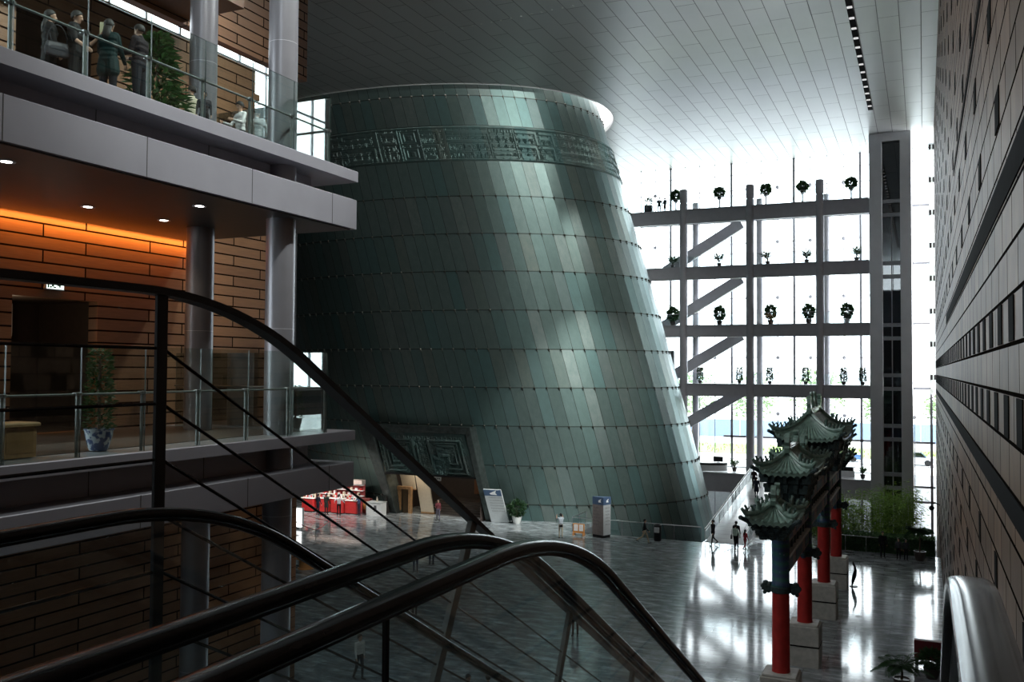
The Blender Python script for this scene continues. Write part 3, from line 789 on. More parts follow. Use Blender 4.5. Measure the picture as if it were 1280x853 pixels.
# ------------------------------------------------------------------ painted memorial archway
AX = -4.55
CY = [32.9, 39.8, 47.7, 54.6]
arch = thing('memorial_archway', (AX, 43.7, 0), 'tall painted wooden archway with red columns, stone bases and green tiled roofs', 'archway')
def pedestal(y):
    b = MB(); w = .62
    b.cbox(AX-w, AX+w, y-w, y+w, 0, .80, .03); b.cbox(AX-w+.03, AX+w-.03, y-w+.03, y+w-.03, .80, .86, .005); b.cbox(AX-w, AX+w, y-w, y+w, .86, 1.62, .03)
    b.cbox(AX-w+.05, AX+w-.05, y-w+.05, y+w-.05, 1.62, 1.70, .05)
    return b
for k, y in enumerate(CY):
    inner = k in (1, 2); top = 8.1 if inner else 6.9
    p = pedestal(y).build('pedestal', M_stone, arch)
    b = MB(); b.box(AX-.60, AX+.60, y-.622, y+.622, .80, .86); b.box(AX-.622, AX+.622, y-.60, y+.60, .80, .86); b.build('band', M_dark, p)
    b = MB(); b.lathe([(.31,1.7),(.30,1.8),(.29,4.55)], (AX, y, 0), 24); b.build('column', M_red, arch, True)
    zc = 4.55 if not inner else 5.2
    m_, t_, out_ = None, None, None
    b = MB(); b.lathe([(.30,4.55),(.315,4.6),(.315,4.72),(.295,4.75),(.295,top-.2),(.32,top-.15),(.32,top)], (AX, y, 0), 24)
    if 'painted_blue' not in MATS:
        mm, t, out = nt('painted_blue_green_column'); bs = N(t, 'BsdfPrincipled'); tc = N(t, 'TexCoord')
        vo_ = N(t, 'TexVoronoi'); vo_.inputs['Scale'].default_value = 7; t.links.new(tc.outputs['Object'], vo_.inputs['Vector'])
        wv = N(t, 'TexWave'); wv.inputs['Scale'].default_value = 1.1; wv.inputs['Distortion'].default_value = 3; wv.bands_direction = 'Z'; t.links.new(tc.outputs['Object'], wv.inputs['Vector'])
        k1 = ramp(t, vo_.outputs['Distance'], [(.1,(.22,.26,.27)), (.25,(.03,.10,.16)), (.5,(.03,.12,.10))])
        setp(t, bs, Base_Color=mixc(t, wv.outputs['Fac'], k1, (.035,.06,.14)), Roughness=.45); t.links.new(bs.outputs[0], out.inputs[0]); MATS['painted_blue'] = mm
    b.build('painted_shaft', MATS['painted_blue'], arch, True)
    # carved cloud brackets gripping the column where the paint changes
    b = MB(); zb = 4.5 if not inner else 4.5
    for sx in (-1, 1):
        for (dx, dz, r) in ((.36,.10,.13),(.50,.16,.11),(.60,.05,.09),(.42,-.08,.10),(.54,-.16,.07)):
            b.ball((AX+sx*dx, y, zb+dz), r, 8, 6, 0, (1,.8,1))
        b.bar((AX+sx*.28, y, zb), (AX+sx*.62, y, zb+.05), .14, .24)
    b.lathe([(.30,zb-.12),(.36,zb-.08),(.36,zb+.08),(.30,zb+.12)], (AX, y, 0), 16)
    b.build('cloud_bracket', M_bracket, arch)

def bay(y0, y1, zb, n):
    for nm, z0, z1, hw in (('lower_beam', zb, zb+.55, .20), ('upper_beam', zb+1.05, zb+1.6, .20)):
        b = MB(); b.cbox(AX-hw, AX+hw, y0+.28, y1-.28, z0, z1, .04); bo = b.build(nm, M_beam, arch)
        b = MB(); b.cbox(AX-hw-.06, AX+hw+.06, y0+.28, y1-.28, z1, z1+.09, .02); b.build('ledge', M_stone, bo)
        b = MB(); L = y1-y0-.6
        for sx in (-1, 1):
            x = AX+sx*(hw+.004)
            for q, w in ((.12,.16),(.5,.3),(.88,.16)):
                c = y0+.3+L*q
                b.box(x-.006, x+.006, c-L*w/2, c+L*w/2, z0+.09, z1-.09)
        b.build('painted_panel', MATS['painted_blue'], bo)
    L = y1-y0
    b = MB(); b.box(AX-.08, AX+.08, y0+.28, y1-.28, zb+.6, zb+1.06)
    for k in range(n+1):
        c = y0+.4+(L-.8)*k/n; b.cbox(AX-.13, AX+.13, c-.05, c+.05, zb+.6, zb+1.06, .02)
    b.build('lattice_panel', M_bracket, arch)
    # corner brackets under the beam
    for yy, s_ in ((y0+.29, 1), (y1-.29, -1)):
        b = MB()
        pr = [(0,0),(1.25,0),(1.1,-.14),(.8,-.18),(.65,-.32),(.4,-.36),(.28,-.55),(0,-.62)]
        b.rings([[(AX-.07, yy+s_*a, zb+c) for a, c in pr], [(AX+.07, yy+s_*a, zb+c) for a, c in pr]], True)
        b.build('spandrel', MATS['painted_blue'], arch)
bay(CY[0], CY[1], 4.95, 7); bay(CY[2], CY[3], 4.95, 7); bay(CY[1], CY[2], 5.55, 9)

def roof(yc, L, W, ze, zr, cr, beasts, col):
    """hip roof, ridge along Y; L, W half sizes at the eaves, cr half ridge length"""
    H_ = zr - ze
    def lift(u, v): return .34*H_*abs(u)**5*v**2
    def P(side, u, v):
        # side 0/1: long slopes (+x/-x); 2/3: hip ends (+y/-y)
        zz = zr - H_*(1-(1-v)**1.7) + lift(u, v)
        if side < 2:
            y = yc + u*(cr + (L-cr)*v); x = AX + (1 if side == 0 else -1)*W*v
        else:
            x = AX + u*W*v; y = yc + (1 if side == 2 else -1)*(cr + (L-cr)*v)
        return Vector((x, y, zz))
    b = MB()
    for side in range(4):
        half = (L if side < 2 else W); nr = max(4, int(half*2/.20)); nu = nr*4; nv = 7
        top = []; 
        for j in range(nv+1):
            for i in range(nu+1):
                u = -1+2*i/nu; p = P(side, u, j/nv)
                c = (i % 4); p = p + Vector((0,0, (0,.055,.075,.055)[c]*(0.3+.7*j/nv)))
                top.append(p)
        fs = [(j*(nu+1)+i, j*(nu+1)+i+1, (j+1)*(nu+1)+i+1, (j+1)*(nu+1)+i) for j in range(nv) for i in range(nu)]
        b.add(top, fs)
        # eave drop and underside
        e0 = [top[nv*(nu+1)+i] for i in range(nu+1)]; e1 = [p-Vector((0,0,.14)) for p in e0]
        inn = [Vector((AX+(p.x-AX)*.55, yc+(p.y-yc)*.7, ze-.02)) for p in e0]
        b.add(e0+e1+inn, [(i,i+1,nu+2+i,nu+1+i) for i in range(nu)] + [(nu+1+i,nu+2+i,2*nu+3+i,2*nu+2+i) for i in range(nu)])
        if side < 2 or True:
            for i in range(2, nu, 4): b.ball(e0[i]+Vector((0,0,-.02)), .055, 6, 4)
    rf = b.build('tiled_roof', M_tile, arch)
    # main ridge with end ornaments
    b = MB(); b.cbox(AX-.09, AX+.09, yc-cr-.08, yc+cr+.08, zr-.05, zr+.22, .03); b.cbox(AX-.12, AX+.12, yc-cr-.08, yc+cr+.08, zr+.10, zr+.15, .01); b.build('ridge', M_tile, rf)
    for s_ in (-1, 1):
        y0 = yc+s_*(cr+.05); k = .8+.35*min(H_,1.2)
        pr = [(-.28,-.05),(.14,-.05),(.2,.12),(.12,.2),(.2,.32),(.16,.5),(.02,.62),(-.12,.56),(-.06,.46),(.02,.42),(-.06,.3),(-.2,.28),(-.3,.14)]
        b = MB(); q = [(y0+s_*a*k, zr+c*k) for a, c in pr]
        b.rings([[(AX-.085, a, c) for a, c in q], [(AX+.085, a, c) for a, c in q]], True); b.build('ridge_dragon', M_tile, rf)
    # hip ridges and their beasts
    for sx in (-1, 1):
        for sy in (-1, 1):
            pts = [P(0 if sx > 0 else 1, sy, v)+Vector((0,0,.10)) for v in [.02,.2,.4,.6,.8,1.0]]
            pts.append(pts[-1] + (pts[-1]-pts[-2]).normalized()*.16 + Vector((0,0,.13)))
            b = MB(); b.tube(pts, [.085]*6+[.05], 8); hr = b.build('hip_ridge', M_tile, rf)
            for q in range(beasts):
                t_ = .52 + .44*q/max(beasts-1, 1); i0 = min(int(t_*5), 4); p = pts[i0].lerp(pts[i0+1], t_*5-i0)
                b = MB(); s_ = .85+.3*(q == 0)
                b.tube([p+Vector((0,0,.02)), p+Vector((0,0,.12*s_)), p+Vector((sx*.015,sy*.02,.22*s_)), p+Vector((sx*.05,sy*.06,.30*s_))], [.07*s_,.06*s_,.045*s_,.05*s_], 7)
                b.tube([p+Vector((-sx*.03,-sy*.04,.14*s_)), p+Vector((-sx*.07,-sy*.09,.24*s_))], [.035*s_,.012], 6)
                b.build('ridge_beast', M_tiledk, rf)
            # upturned corner beam end
            p = P(0 if sx > 0 else 1, sy, 1.0)
            b = MB(); b.tube([p+Vector((-sx*.35,-sy*.35,-.26)), p+Vector((-sx*.08,-sy*.08,-.17)), p+Vector((sx*.1,sy*.1,-.06))], [.09,.085,.07], 8); b.ball(p+Vector((sx*.13,sy*.13,-.04)), .08, 8, 6); b.build('corner_beam', M_bracket, rf)
    # stepped bracket sets carrying the eaves
    b = MB(); zt = ze - .02; tiers = 4; dz = col/tiers
    for j in range(tiers):
        k0 = .30 + .62*(j+1)/tiers
        wx_, wy_ = W*k0*.92, (L*(.62+.34*(j+1)/tiers))*.92
        z0 = zt - col + dz*j
        b.box(AX-wx_*.72, AX+wx_*.72, yc-wy_*.9, yc+wy_*.9, z0, z0+dz)
        ny = max(2, int(wy_*2/.34))
        for i in range(ny+1):
            y = yc-wy_+2*wy_*i/ny
            for sx in (-1, 1):
                x = AX+sx*wx_*.86
                b.cbox(x-.13, x+.13, y-.06, y+.06, z0+dz*.1, z0+dz*.62, .02); b.cbox(x+sx*.07-.07, x+sx*.07+.07, y-.09, y+.09, z0+dz*.55, z0+dz*.98, .02)
        nx = max(2, int(wx_*2/.34))
        for i in range(nx+1):
            x = AX-wx_+2*wx_*i/nx
            for sy in (-1, 1):
                y = yc+sy*wy_*.96
                b.cbox(x-.06, x+.06, y-.13, y+.13, z0+dz*.1, z0+dz*.62, .02); b.cbox(x-.09, x+.09, y+sy*.07-.07, y+sy*.07+.07, z0+dz*.55, z0+dz*.98, .02)
    b.build('bracket_set', M_bracket, rf)
roof(31.75, 1.2, .78, 7.10, 7.62, .35, 3, .6)
roof(35.95, 2.1, .98, 8.35, 9.08, 1.2, 4, 1.5)
roof(39.75, 1.1, .85, 8.15, 8.75, .45, 2, .55)
roof(43.75, 3.0, 1.42, 9.10, 10.2, 2.0, 5, 1.6)
roof(47.75, 1.1, .85, 8.15, 8.75, .45, 2, .55)
roof(51.55, 2.1, .98, 8.35, 9.08, 1.2, 4, 1.5)
roof(55.75, 1.2, .78, 7.10, 7.62, .35, 3, .6)
# finials on the central ridge
for y in (42.6, 43.9):
    b = MB(); b.tube([(AX,y,10.4),(AX,y,10.6),(AX,y+.06,10.8),(AX,y+.02,10.97)], [.14,.11,.09,.07], 8); b.ball((AX, y-.02, 11.01), .085, 8, 6); b.build('ridge_finial', M_tile, arch)
# ------------------------------------------------------------------ escalators going down, and the tall guard railing beside them
SL = .56; TH = math.atan(SL)
def rail_path(zt, yk, r, y0, y1, off=0.):
    """planar path (y, z): level, rounded knee, then down; off = distance below, measured square to the path"""
    tl = r*math.tan(TH/2); pts = []
    y = y0
    while y < yk-tl-.01: pts.append((y, zt, 0.)); y += .5
    for k in range(15):
        a = TH*k/14; pts.append((yk-tl + r*sin(a), zt - r*(1-cos(a)), a))
    ys = yk + tl*cos(TH)
    n = 10
    for k in range(1, n+1):
        y = ys + (y1-ys)*k/n; pts.append((y, zt-(y-yk)*SL, TH))
    return [(y - off*sin(a), z - off*cos(a)) for y, z, a in pts]
YE = 22.0
def oval(w, h, n=16):
    return [(w/2*math.copysign(abs(cos(t))**.6, cos(t)), h/2*math.copysign(abs(sin(t))**.7, sin(t))) for t in [2*pi*k/n for k in range(n)]]
def escalator(x0, x1, label, ww):
    e = thing('escalator', ((x0+x1)/2, 3.9, 10.1), label, 'escalator', None)
    for x, w in ((x0, ww[0]), (x1, ww[1])):
        if x is None: continue
        hr = MB(); hr.sweep([(x, y, z) for y, z in rail_path(11.31, 3.97, 2.9, -1.58, YE, .03)], oval(w, .058), (1,0,0)); h_ = hr.build('handrail', M_black, e, True)
        q = MB(); q.sweep([(x, y, z) for y, z in rail_path(11.31, 3.97, 2.9, -1.58, YE, .058)], [(w*.22,.01),(-w*.22,.01),(-w*.18,-.012),(w*.18,-.012)], (1,0,0)); q.build('handrail_track', M_bsteel, h_, False)
        # glass panels between joints
        pth = rail_path(11.31, 3.97, 2.9, -1.58, YE, 0); 
        up = rail_path(11.31, 3.97, 2.9, -1.58, YE, .066); lo = rail_path(11.31, 3.97, 2.9, -1.58, YE, 1.12)
        cuts = [0, (8 if x > -1.7 else 3), len(pth)-1]
        cuts = sorted(set(min(c, len(pth)-1) for c in cuts))
        for i in range(len(cuts)-1):
            s_ = [k for k in range(cuts[i], cuts[i+1]+1)]; g = MB(); rg = []
            for j, k in enumerate(s_):
                (ya, za), (yb, zb) = up[k], lo[k]
                dy = .006 if j == 0 else (-.006 if j == len(s_)-1 else 0)
                rg.append([(x-.006, ya+dy, za), (x+.006, ya+dy, za), (x+.006, yb+dy, zb), (x-.006, yb+dy, zb)])
            g.rings(rg, True); g.build('glass_panel', M_curt, e)
            (ya, za), (yb, zb) = up[cuts[i]], lo[cuts[i]]
            g = MB(); g.bar((x, ya, za), (x, yb, zb), .016, .016, (0,1,0)); g.build('glass_joint', M_black, e)
        g = MB(); g.sweep([(x, y, z) for y, z in rail_path(11.31, 3.97, 2.9, -1.58, YE, 1.20)], [(.13,.03),(-.13,.03),(-.13,-.06),(.13,-.06)], (1,0,0)); g.build('deck_board', M_chrome, e)
    xa = x0+.13; xb = (x1 if x1 is not None else .75)-.13
    g = MB(); y = -1.4; z = 10.10
    while y < YE:
        a = SL if y > 3.97 else 0
        z2 = 10.10-(y-3.97)*SL if y > 3.97 else 10.10
        g.box(xa, xb, y, y+.40, z2-.20, z2-.01); y += .405
    o = g.build('steps', M_bsteel, e); o['kind'] = 'stuff'
    g = MB(); g.sweep([((xa+xb)/2, y, z) for y, z in rail_path(11.31, 3.97, 2.9, -1.58, YE, 1.95)], [((xb-xa)/2+.12,.25),(-(xb-xa)/2-.12,.25),(-(xb-xa)/2-.12,-.3),((xb-xa)/2+.12,-.3)], (1,0,0)); g.build('truss_casing', M_steel2, e)
    return e
escalator(-1.50, .145, 'escalator with glossy black handrails running down beside the brown stone wall', (.082, .15))
escalator(-3.55, -1.86, 'neighbouring escalator with thin black handrails, between the tall guard railing and the other escalator', (.08, .08))
# guard railing: flat bars, posts square to the slope, thin rods
e = thing('guard_railing', (-4.0, 4.0, 10.4), 'tall black steel guard railing with thin horizontal rods, sloping down past the escalators', 'railing')
g = MB(); g.sweep([(-4.0, y, z) for y, z in rail_path(12.475, 4.62, 3.1, -1.5, YE, .035)], [(.052,.022),(-.052,.022),(-.052,-.022),(.052,-.022)], (1,0,0)); g.build('top_rail', M_bsteel, e)
for k in range(7):
    g = MB(); g.tube([(-4.0, y, z) for y, z in [(-1.5, 12.11-.318*k), (3.96, 12.11-.318*k), (4.02, 12.10-.318*k), (YE, 12.11-.318*k-(YE-4.0)*.545)]], .010, 6); g.build('rod', M_black, e, True)
g = MB(); g.cbox(-4.015, -3.985, 3.95, 4.03, 9.9, 12.43, .005); g.build('post', M_bsteel, e)
g = MB(); g.cbox(-4.015, -3.985, .4, .48, 10.08, 12.43, .005); g.build('post', M_bsteel, e)
for ya in (8.02, 10.72, 13.4, 16.1, 18.8):
    za = 12.44-(ya-4.62)*SL
    g = MB(); g.bar((-4.0, ya, za), (-4.0, ya-2.3*sin(TH), za-2.3*cos(TH)), .05, .115, (0,1,0)); g.build('post', mat('grey_brown_steel', (.16,.155,.145), .45, .2), e)
# the landing they start from
g = MB(); g.box(-13.0, .88, -14, 2.3, 9.6, 10.08); struct(g, 'floor_landing', M_concr)

# ------------------------------------------------------------------ ramp up to the street-level deck
def rampz(y): return max(0., min(2.66, 2.66*(y-64.6)/(84.3-64.6)))
RX0, RX1 = -14.05, -11.15
g = MB(); n = 42; top = []; 
for k in range(n+1):
    y = 64.6 + (84.3-64.6)*k/n; top.append(((RX0, y, rampz(y)+.012), (RX1, y, rampz(y)+.012)))
g.rings([[a, b, (b[0],b[1],max(.004,b[2]-.45)), (a[0],a[1],max(.004,a[2]-.45))] for a, b in top], True)
rp = tag(g.build('ramp', brick('pale_ramp_paving', (0,1), (.5,.5,.5), (.42,.42,.42), (.18,.18,.18), 3.0, .9, .015, .16, 0, 0., (1.,.2), None, .2)), 'pale polished ramp rising to the glazed street entrance', 'ramp')
for nm, x, lb in (('ramp_railing', RX0+.06, 'glass ramp railing with bright steel handrail beside the bronze drum'), ('ramp_railing', RX1-.06, 'glass ramp railing with bright steel handrail on the archway side')):
    e = thing(nm, (x, 64, 0), lb, 'railing', 'ramp railings')
    g = MB(); g.tube([(x, 64.2, 1.02), (x, 64.6, 1.02), (x, 84.2, rampz(84.2)+1.02)], .035, 8); g.build('handrail', M_white, e, True)
    g = MB(); g.tube([(x, 64.2, .82), (x, 64.6, .82), (x, 84.2, rampz(84.2)+.82)], .018, 6); g.build('lower_rail', M_chrome, e, True)
    for k in range(13):
        y = 64.25 + 1.655*k; g = MB(); g.box(x-.02, x+.02, y-.03, y+.03, rampz(y)+.03, rampz(y)+1.02); g.build('post', M_chrome, e)
        if k < 12:
            z0, z1 = rampz(y), rampz(y+1.655); g = MB()
            g.rings([[(x-.006,y+.03,z0+.08),(x+.006,y+.03,z0+.08),(x+.006,y+.03,z0+.80),(x-.006,y+.03,z0+.80)], [(x-.006,y+1.625,z1+.08),(x+.006,y+1.625,z1+.08),(x+.006,y+1.625,z1+.80),(x-.006,y+1.625,z1+.80)]], True); g.build('glass_panel', M_curt, e)
# glass fence round the pit at the drum's foot
e = thing('glass_fence', (-19, 64.42, 0), 'low glass fence with a thin steel top rail along the foot of the drum', 'fence')
g = MB(); g.tube([(-23.9, 67.6, 1.05), (-23.9, 64.42, 1.05), (-14.3, 64.42, 1.05)], .03, 8); g.build('top_rail', M_chrome, e, True)
for k in range(5):
    x0 = -23.9+1.92*k; g = MB(); g.box(x0+.02, x0+1.90, 64.41, 64.43, .03, 1.0); g.build('glass_panel', M_curt, e)
for x, y in [(-23.9+1.92*k, 64.42) for k in range(6)] + [(-23.9, 66.0), (-23.9, 67.6)]:
    g = MB(); g.box(x-.02, x+.02, y-.02, y+.02, 0, 1.05); g.build('post', M_steel, e)
g = MB(); g.box(-23.91, -23.89, 64.5, 67.5, .03, 1.0); g.build('glass_panel', M_curt, e)
# ------------------------------------------------------------------ people
SKIN = (.50,.30,.21)
def pmat(col, rough=.75): 
    k = 'cloth_%03d_%03d_%03d' % tuple(int(c*999) for c in col); return mat(k, col, rough, 0, .12, 10, spec=.2)
M_skin = mat('skin_tone', SKIN, .5, 0, .05); M_eye = mat('dark_eye', (.02,.015,.012), .3); M_lip = mat('lip_tone', (.38,.15,.12), .5)
M_hair = mat('black_hair', (.012,.010,.009), .65, 0, .2, 30)
def person(loc, rz, label, top, trousers, shoes=(.03,.03,.03), h=1.70, stride=0., arms=((10,8,15),(10,8,15)), long_sleeve=True, hair='short',
           female=False, bulk=1., lean=0., nod=0., turn=0., vox=.013, coat=0., collar=None, group=None):
    """faces -Y before rz; arms: (forward swing, outward, elbow bend) in degrees for left (+x) and right (-x)"""
    e = thing('person', loc, label, 'person', group)
    e.rotation_euler = (0,0,rz)
    s = h/1.72; P = []   # prims: p, q, r0, r1, region   (0 skin 1 top 2 trousers 3 shoes)
    def V(x, y, z): return Vector((x, y, z))*s
    def cap(p, q, a, b, reg): k = bulk if reg in (1, 2) else 1.; P.append((Vector(p), Vector(q), a*s*k, b*s*k, reg))
    L = radians(lean); hipz = .92
    def up(x, y, z):   # point of the leaning trunk
        dz = z-hipz; return V(x, y*1. - dz*sin(L), hipz + dz*cos(L) ) + V(0, y*(cos(L)-1), 0)
    hw = .088
    for sx, ph in ((1, stride), (-1, -stride)):
        a = radians(24*ph); kb = radians(10 + 26*max(0, -ph)) if stride else radians(2)
        hip = V(sx*hw, 0, hipz); kn = hip + V(sx*.012, -sin(a)*.43, -cos(a)*.43)
        b = a - kb; an = kn + V(sx*.005, -sin(b)*.42, -cos(b)*.42)
        cap(hip, kn, .085, .058, 2); cap(kn, kn.lerp(an,.35), .056, .054, 2); cap(kn.lerp(an,.35), an, .054, .043, 2)
        ft = b*.5 if ph < 0 else max(a-kb*.3, 0)*.3
        toe = an + V(sx*.02, -.17*cos(ft), -.045 + .17*sin(min(ft,.2) if ph > 0 else ft*.8))
        cap(an+V(0,.03,-.035), toe, .042, .034, 3); cap(an+V(0,.03,-.03), an, .042, .04, 3)
    lowest = min(min(p.z-r0, q.z-r1) for p, q, r0, r1, g_ in P)
    # trunk
    cap(V(-.06,0,hipz+.01), V(.06,0,hipz+.01), .105, .105, 2 if not coat else 1)
    cap(V(-.05,.01,hipz+.10), V(.05,.01,hipz+.10), .10, .10, 1)
    sw = .135 if female else .16
    for z, w, r in ((1.12,.055,.098),(1.24,.075,.105),(1.34,.095,.10)): cap(up(-w,0,z), up(w,0,z), r, r, 1)
    cap(up(-sw,.005,1.405), up(sw,.005,1.405), .062, .062, 1)
    cap(up(0,.01,1.39), up(0,.01,1.46), .085, .06, 1)
    if female: 
        for sx in (-1,1): cap(up(sx*.07,-.075,1.29), up(sx*.07,-.08,1.285), .058, .055, 1)
    if coat:
        for sx in (-1,1): cap(V(sx*.075,.0,hipz), V(sx*.095,.01,hipz-coat), .10, .105, 1)
    cap(up(0,.005,1.45), up(0,-.01,1.54), .052, .05, 0)
    # head with nose, ears, chin
    hc = up(0,-.015,1.615); nr = radians(nod); tr = radians(turn)
    def hd(x, y, z):
        y2 = y*cos(nr) - z*sin(nr)*-1*0 - z*0; 
        yy = y*cos(nr) - (-z)*sin(nr)*-1; zz = z*cos(nr) + y*sin(nr)
        yy = y*cos(nr) - z*sin(nr)
        return hc + V(x*cos(tr) - yy*sin(tr), x*sin(tr) + yy*cos(tr), zz)
    cap(hd(0,.018,.025), hd(0,-.012,.025), .088, .082, 0); cap(hd(0,-.03,-.02), hd(0,-.045,-.07), .066, .042, 0)
    cap(hd(0,-.092,.012), hd(0,-.108,-.018), .010, .015, 0)
    for sx in (-1,1): cap(hd(sx*.082,.005,.015), hd(sx*.084,.01,-.02), .016, .012, 0)
    # arms and hands
    hands = []
    for sx, (fw, ab, el) in ((1, arms[0]), (-1, arms[1])):
        sh = up(sx*(sw+.028),.005,1.395)
        f, a = radians(fw), radians(ab)
        d1 = Vector((sx*sin(a), -sin(f)*cos(a), -cos(f)*cos(a)))
        elb = sh + d1*.28*s
        f2 = f + radians(el); a2 = a*.4 - radians(max(0, el-45))*.3
        d2 = Vector((sx*sin(a2), -sin(f2)*cos(a2), -cos(f2)*cos(a2))); wr = elb + d2*.245*s
        r2 = 1 if long_sleeve else 0
        cap(sh, elb, .054, .043, 1); cap(elb, wr, .042, .030, r2)
        side = d2.cross(Vector((1,0,0))); 
        if side.length < .2: side = d2.cross(Vector((0,1,0)))
        side.normalize(); nrm_ = side.cross(d2).normalized()
        if nrm_.x*sx > 0: nrm_ = -nrm_
        pc = wr + d2*.075*s; cap(wr, wr+d2*.02*s, .026, .026, 0); 
        cap(wr+d2*.035*s+side*.018*s, pc+side*.022*s, .020, .017, 0); cap(wr+d2*.035*s-side*.018*s, pc-side*.022*s, .020, .017, 0)
        for k, ln in enumerate((.036,.043,.040,.031)):
            o = (k-1.5)*.0195*s; b0 = pc + side*o; b1 = b0 + (d2*.9+nrm_*.35).normalized()*ln*s; b2 = b1 + (d2*.6+nrm_*.8).normalized()*ln*.85*s
            cap(b0, b1, .0095, .009, 0); cap(b1, b2, .009, .0075, 0)
        t0 = wr + d2*.03*s - side*.03*s; t1 = t0 + (d2*.7-side*.6+nrm_*.2).normalized()*.04*s; cap(t0, t1, .013, .011, 0); cap(t1, t1+(d2+nrm_*.3).normalized()*.03*s, .011, .009, 0)
        hands.append(pc)
    if collar: pass
    dz = -lowest
    P = [(p+Vector((0,0,dz)), q+Vector((0,0,dz)), a, b, g_) for p, q, a, b, g_ in P]
    up_ = Vector((0,0,dz))
    mb = MB()
    for p, q, a, b, g_ in P: mb.caps(p, q, a, b, 10)
    me = bpy.data.meshes.new('tmp'); me.from_pydata(mb.v, [], mb.f)
    bmm = bmesh.new(); bmm.from_mesh(me); bmesh.ops.recalc_face_normals(bmm, faces=bmm.faces); bmm.to_mesh(me); bmm.free()
    t = bpy.data.objects.new('tmp', me); COL.objects.link(t)
    md = t.modifiers.new('r', 'REMESH'); md.mode = 'VOXEL'; md.voxel_size = vox
    sm_ = t.modifiers.new('s', 'SMOOTH'); sm_.iterations = 3 if vox > .012 else 6; sm_.factor = .45
    dg = bpy.context.evaluated_depsgraph_get(); body = bpy.data.meshes.new_from_object(t.evaluated_get(dg))
    bpy.data.objects.remove(t); bpy.data.meshes.remove(me)
    n = len(body.polygons); cen = np.empty(n*3); body.polygons.foreach_get('center', cen); cen = cen.reshape(-1,3)
    best = np.full(n, 9.); reg = np.zeros(n, int)
    for p, q, a, b, g_ in P:
        p = np.array(p); q = np.array(q); d = q-p; tt = np.clip(((cen-p)@d)/max(d@d,1e-9), 0, 1)
        ds = np.linalg.norm(cen-(p+tt[:,None]*d), axis=1) - (a+(b-a)*tt)
        w = ds < best; best[w] = ds[w]; reg[w] = g_
    for c, r, i in [(hd(sx*.033,-.082,.022), .013, 4) for sx in (-1,1)] + [(hd(0,-.098,-.052), .017, 5)]:
        c = np.array(c+up_); k = (np.linalg.norm((cen-c)*np.array([1,1,1.6]), axis=1) < r*s*1.1) & (reg == 0); reg[k] = i
    body.materials.clear()
    for mm in (M_skin, pmat(top), pmat(trousers), pmat(shoes, .4), M_eye, M_lip): body.materials.append(mm)
    body.polygons.foreach_set('material_index', reg); body.polygons.foreach_set('use_smooth', [True]*n)
    body.name = 'body'; o = bpy.data.objects.new('body', body); COL.objects.link(o); o.parent = e
    # hair: a cap over crown, sides and nape, longer at the back for long hair
    hb = MB(); nn, mm = 18, 10; rg = []
    def hp(th, ph):   # th 0 at crown, ph around, front at -y
        x, y, z = sin(th)*sin(ph), -sin(th)*cos(ph), cos(th); k = 1 + .035*sin(7*ph+3*th)*sin(5*th); return hd(x*.097*k, y*.110*k+.010, z*.112*k+.028) + up_
    rows = []
    for j in range(mm+1):
        row = []
        for k in range(nn):
            ph = 2*pi*k/nn; front = cos(ph); lim = (2.35 - .25*abs(sin(ph))**3 if front < 0 else 1.05 + 1.05*(1-front)**.9) if hair != 'long' else 2.0 - .95*max(front,0)**.6
            row.append(hp(max(lim*j/mm, .02), ph))
        rows.append(row)
    hb.rings(rows, True)
    if hair == 'long':
        b0 = hd(0,.055,-.02)+up_; b1 = up(0,.105,1.44)+up_; b2 = up(0,.115,1.30)+up_
        hb.rings([[b0+V(x*w,y*.6,0) for x, y in [(cos(t),.055*sin(t)) for t in [2*pi*k/10 for k in range(10)]]] if False else [b+Vector((cos(2*pi*k/10)*w*s, sin(2*pi*k/10)*d_*s, 0)) for k in range(10)] for b, w, d_ in ((b0,.088,.055),(b1,.085,.04),(b2,.06,.028))], True)
    if hair == 'bun': hb.ball(hd(0,.115,.05)+up_, .045*s, 8, 6)
    hm = bpy.data.meshes.new('hair'); hm.from_pydata(hb.v, [], hb.f); hm.materials.append(M_hair); hm.polygons.foreach_set('use_smooth', [True]*len(hm.polygons))
    ho = bpy.data.objects.new('hair', hm); COL.objects.link(ho); ho.parent = e
    R = Matrix.Rotation(rz, 4, 'Z')
    e['_'] = 0; del e['_']
    return e, [Vector(loc) + R @ (hh+up_) for hh in hands], (lambda x, y, z: Vector(loc) + R @ (V(x, y, z)+up_))
BK = (.009,.009,.010); NV = (.03,.04,.07)
def bag(loc, rz, label, col, w=.32, h=.24, d=.10, strap=.3, cat='bag', name='shoulder_bag', par=None):
    e = thing(name, loc, label, cat); e.rotation_euler = (0,0,rz)
    def P(x,y,z): return (loc[0]+x, loc[1]+y, loc[2]+z)
    b = MB(); pr = []
    for z, k in ((-h,.86),(-h*.9,.97),(-h*.4,1),(-.02,.9),(0,.84)): pr.append([P(sx*w/2*k, sy*d/2*(k if z < -.05 else .6), z) for sx, sy in ((1,.6),(.8,1),(-.8,1),(-1,.6),(-1,-.6),(-.8,-1),(.8,-1),(1,-.6))])
    b.rings(pr, True); b.build('body', pmat(col, .45), e)
    b = MB(); b.tube([P(w*.42*cos(pi*k/10), 0, -.01+strap*sin(pi*k/10)) for k in range(11)], .011, 6); b.build('strap', pmat(tuple(c*.7 for c in col), .5), e)
    b = MB(); b.box(loc[0]-w*.3, loc[0]+w*.3, loc[1]-d/2-.006, loc[1]-d/2+.004, loc[2]-h*.55, loc[2]-h*.3); b.build('flap', pmat(tuple(min(c*1.4,1) for c in col), .5), e)
    return e
UZ = 16.982
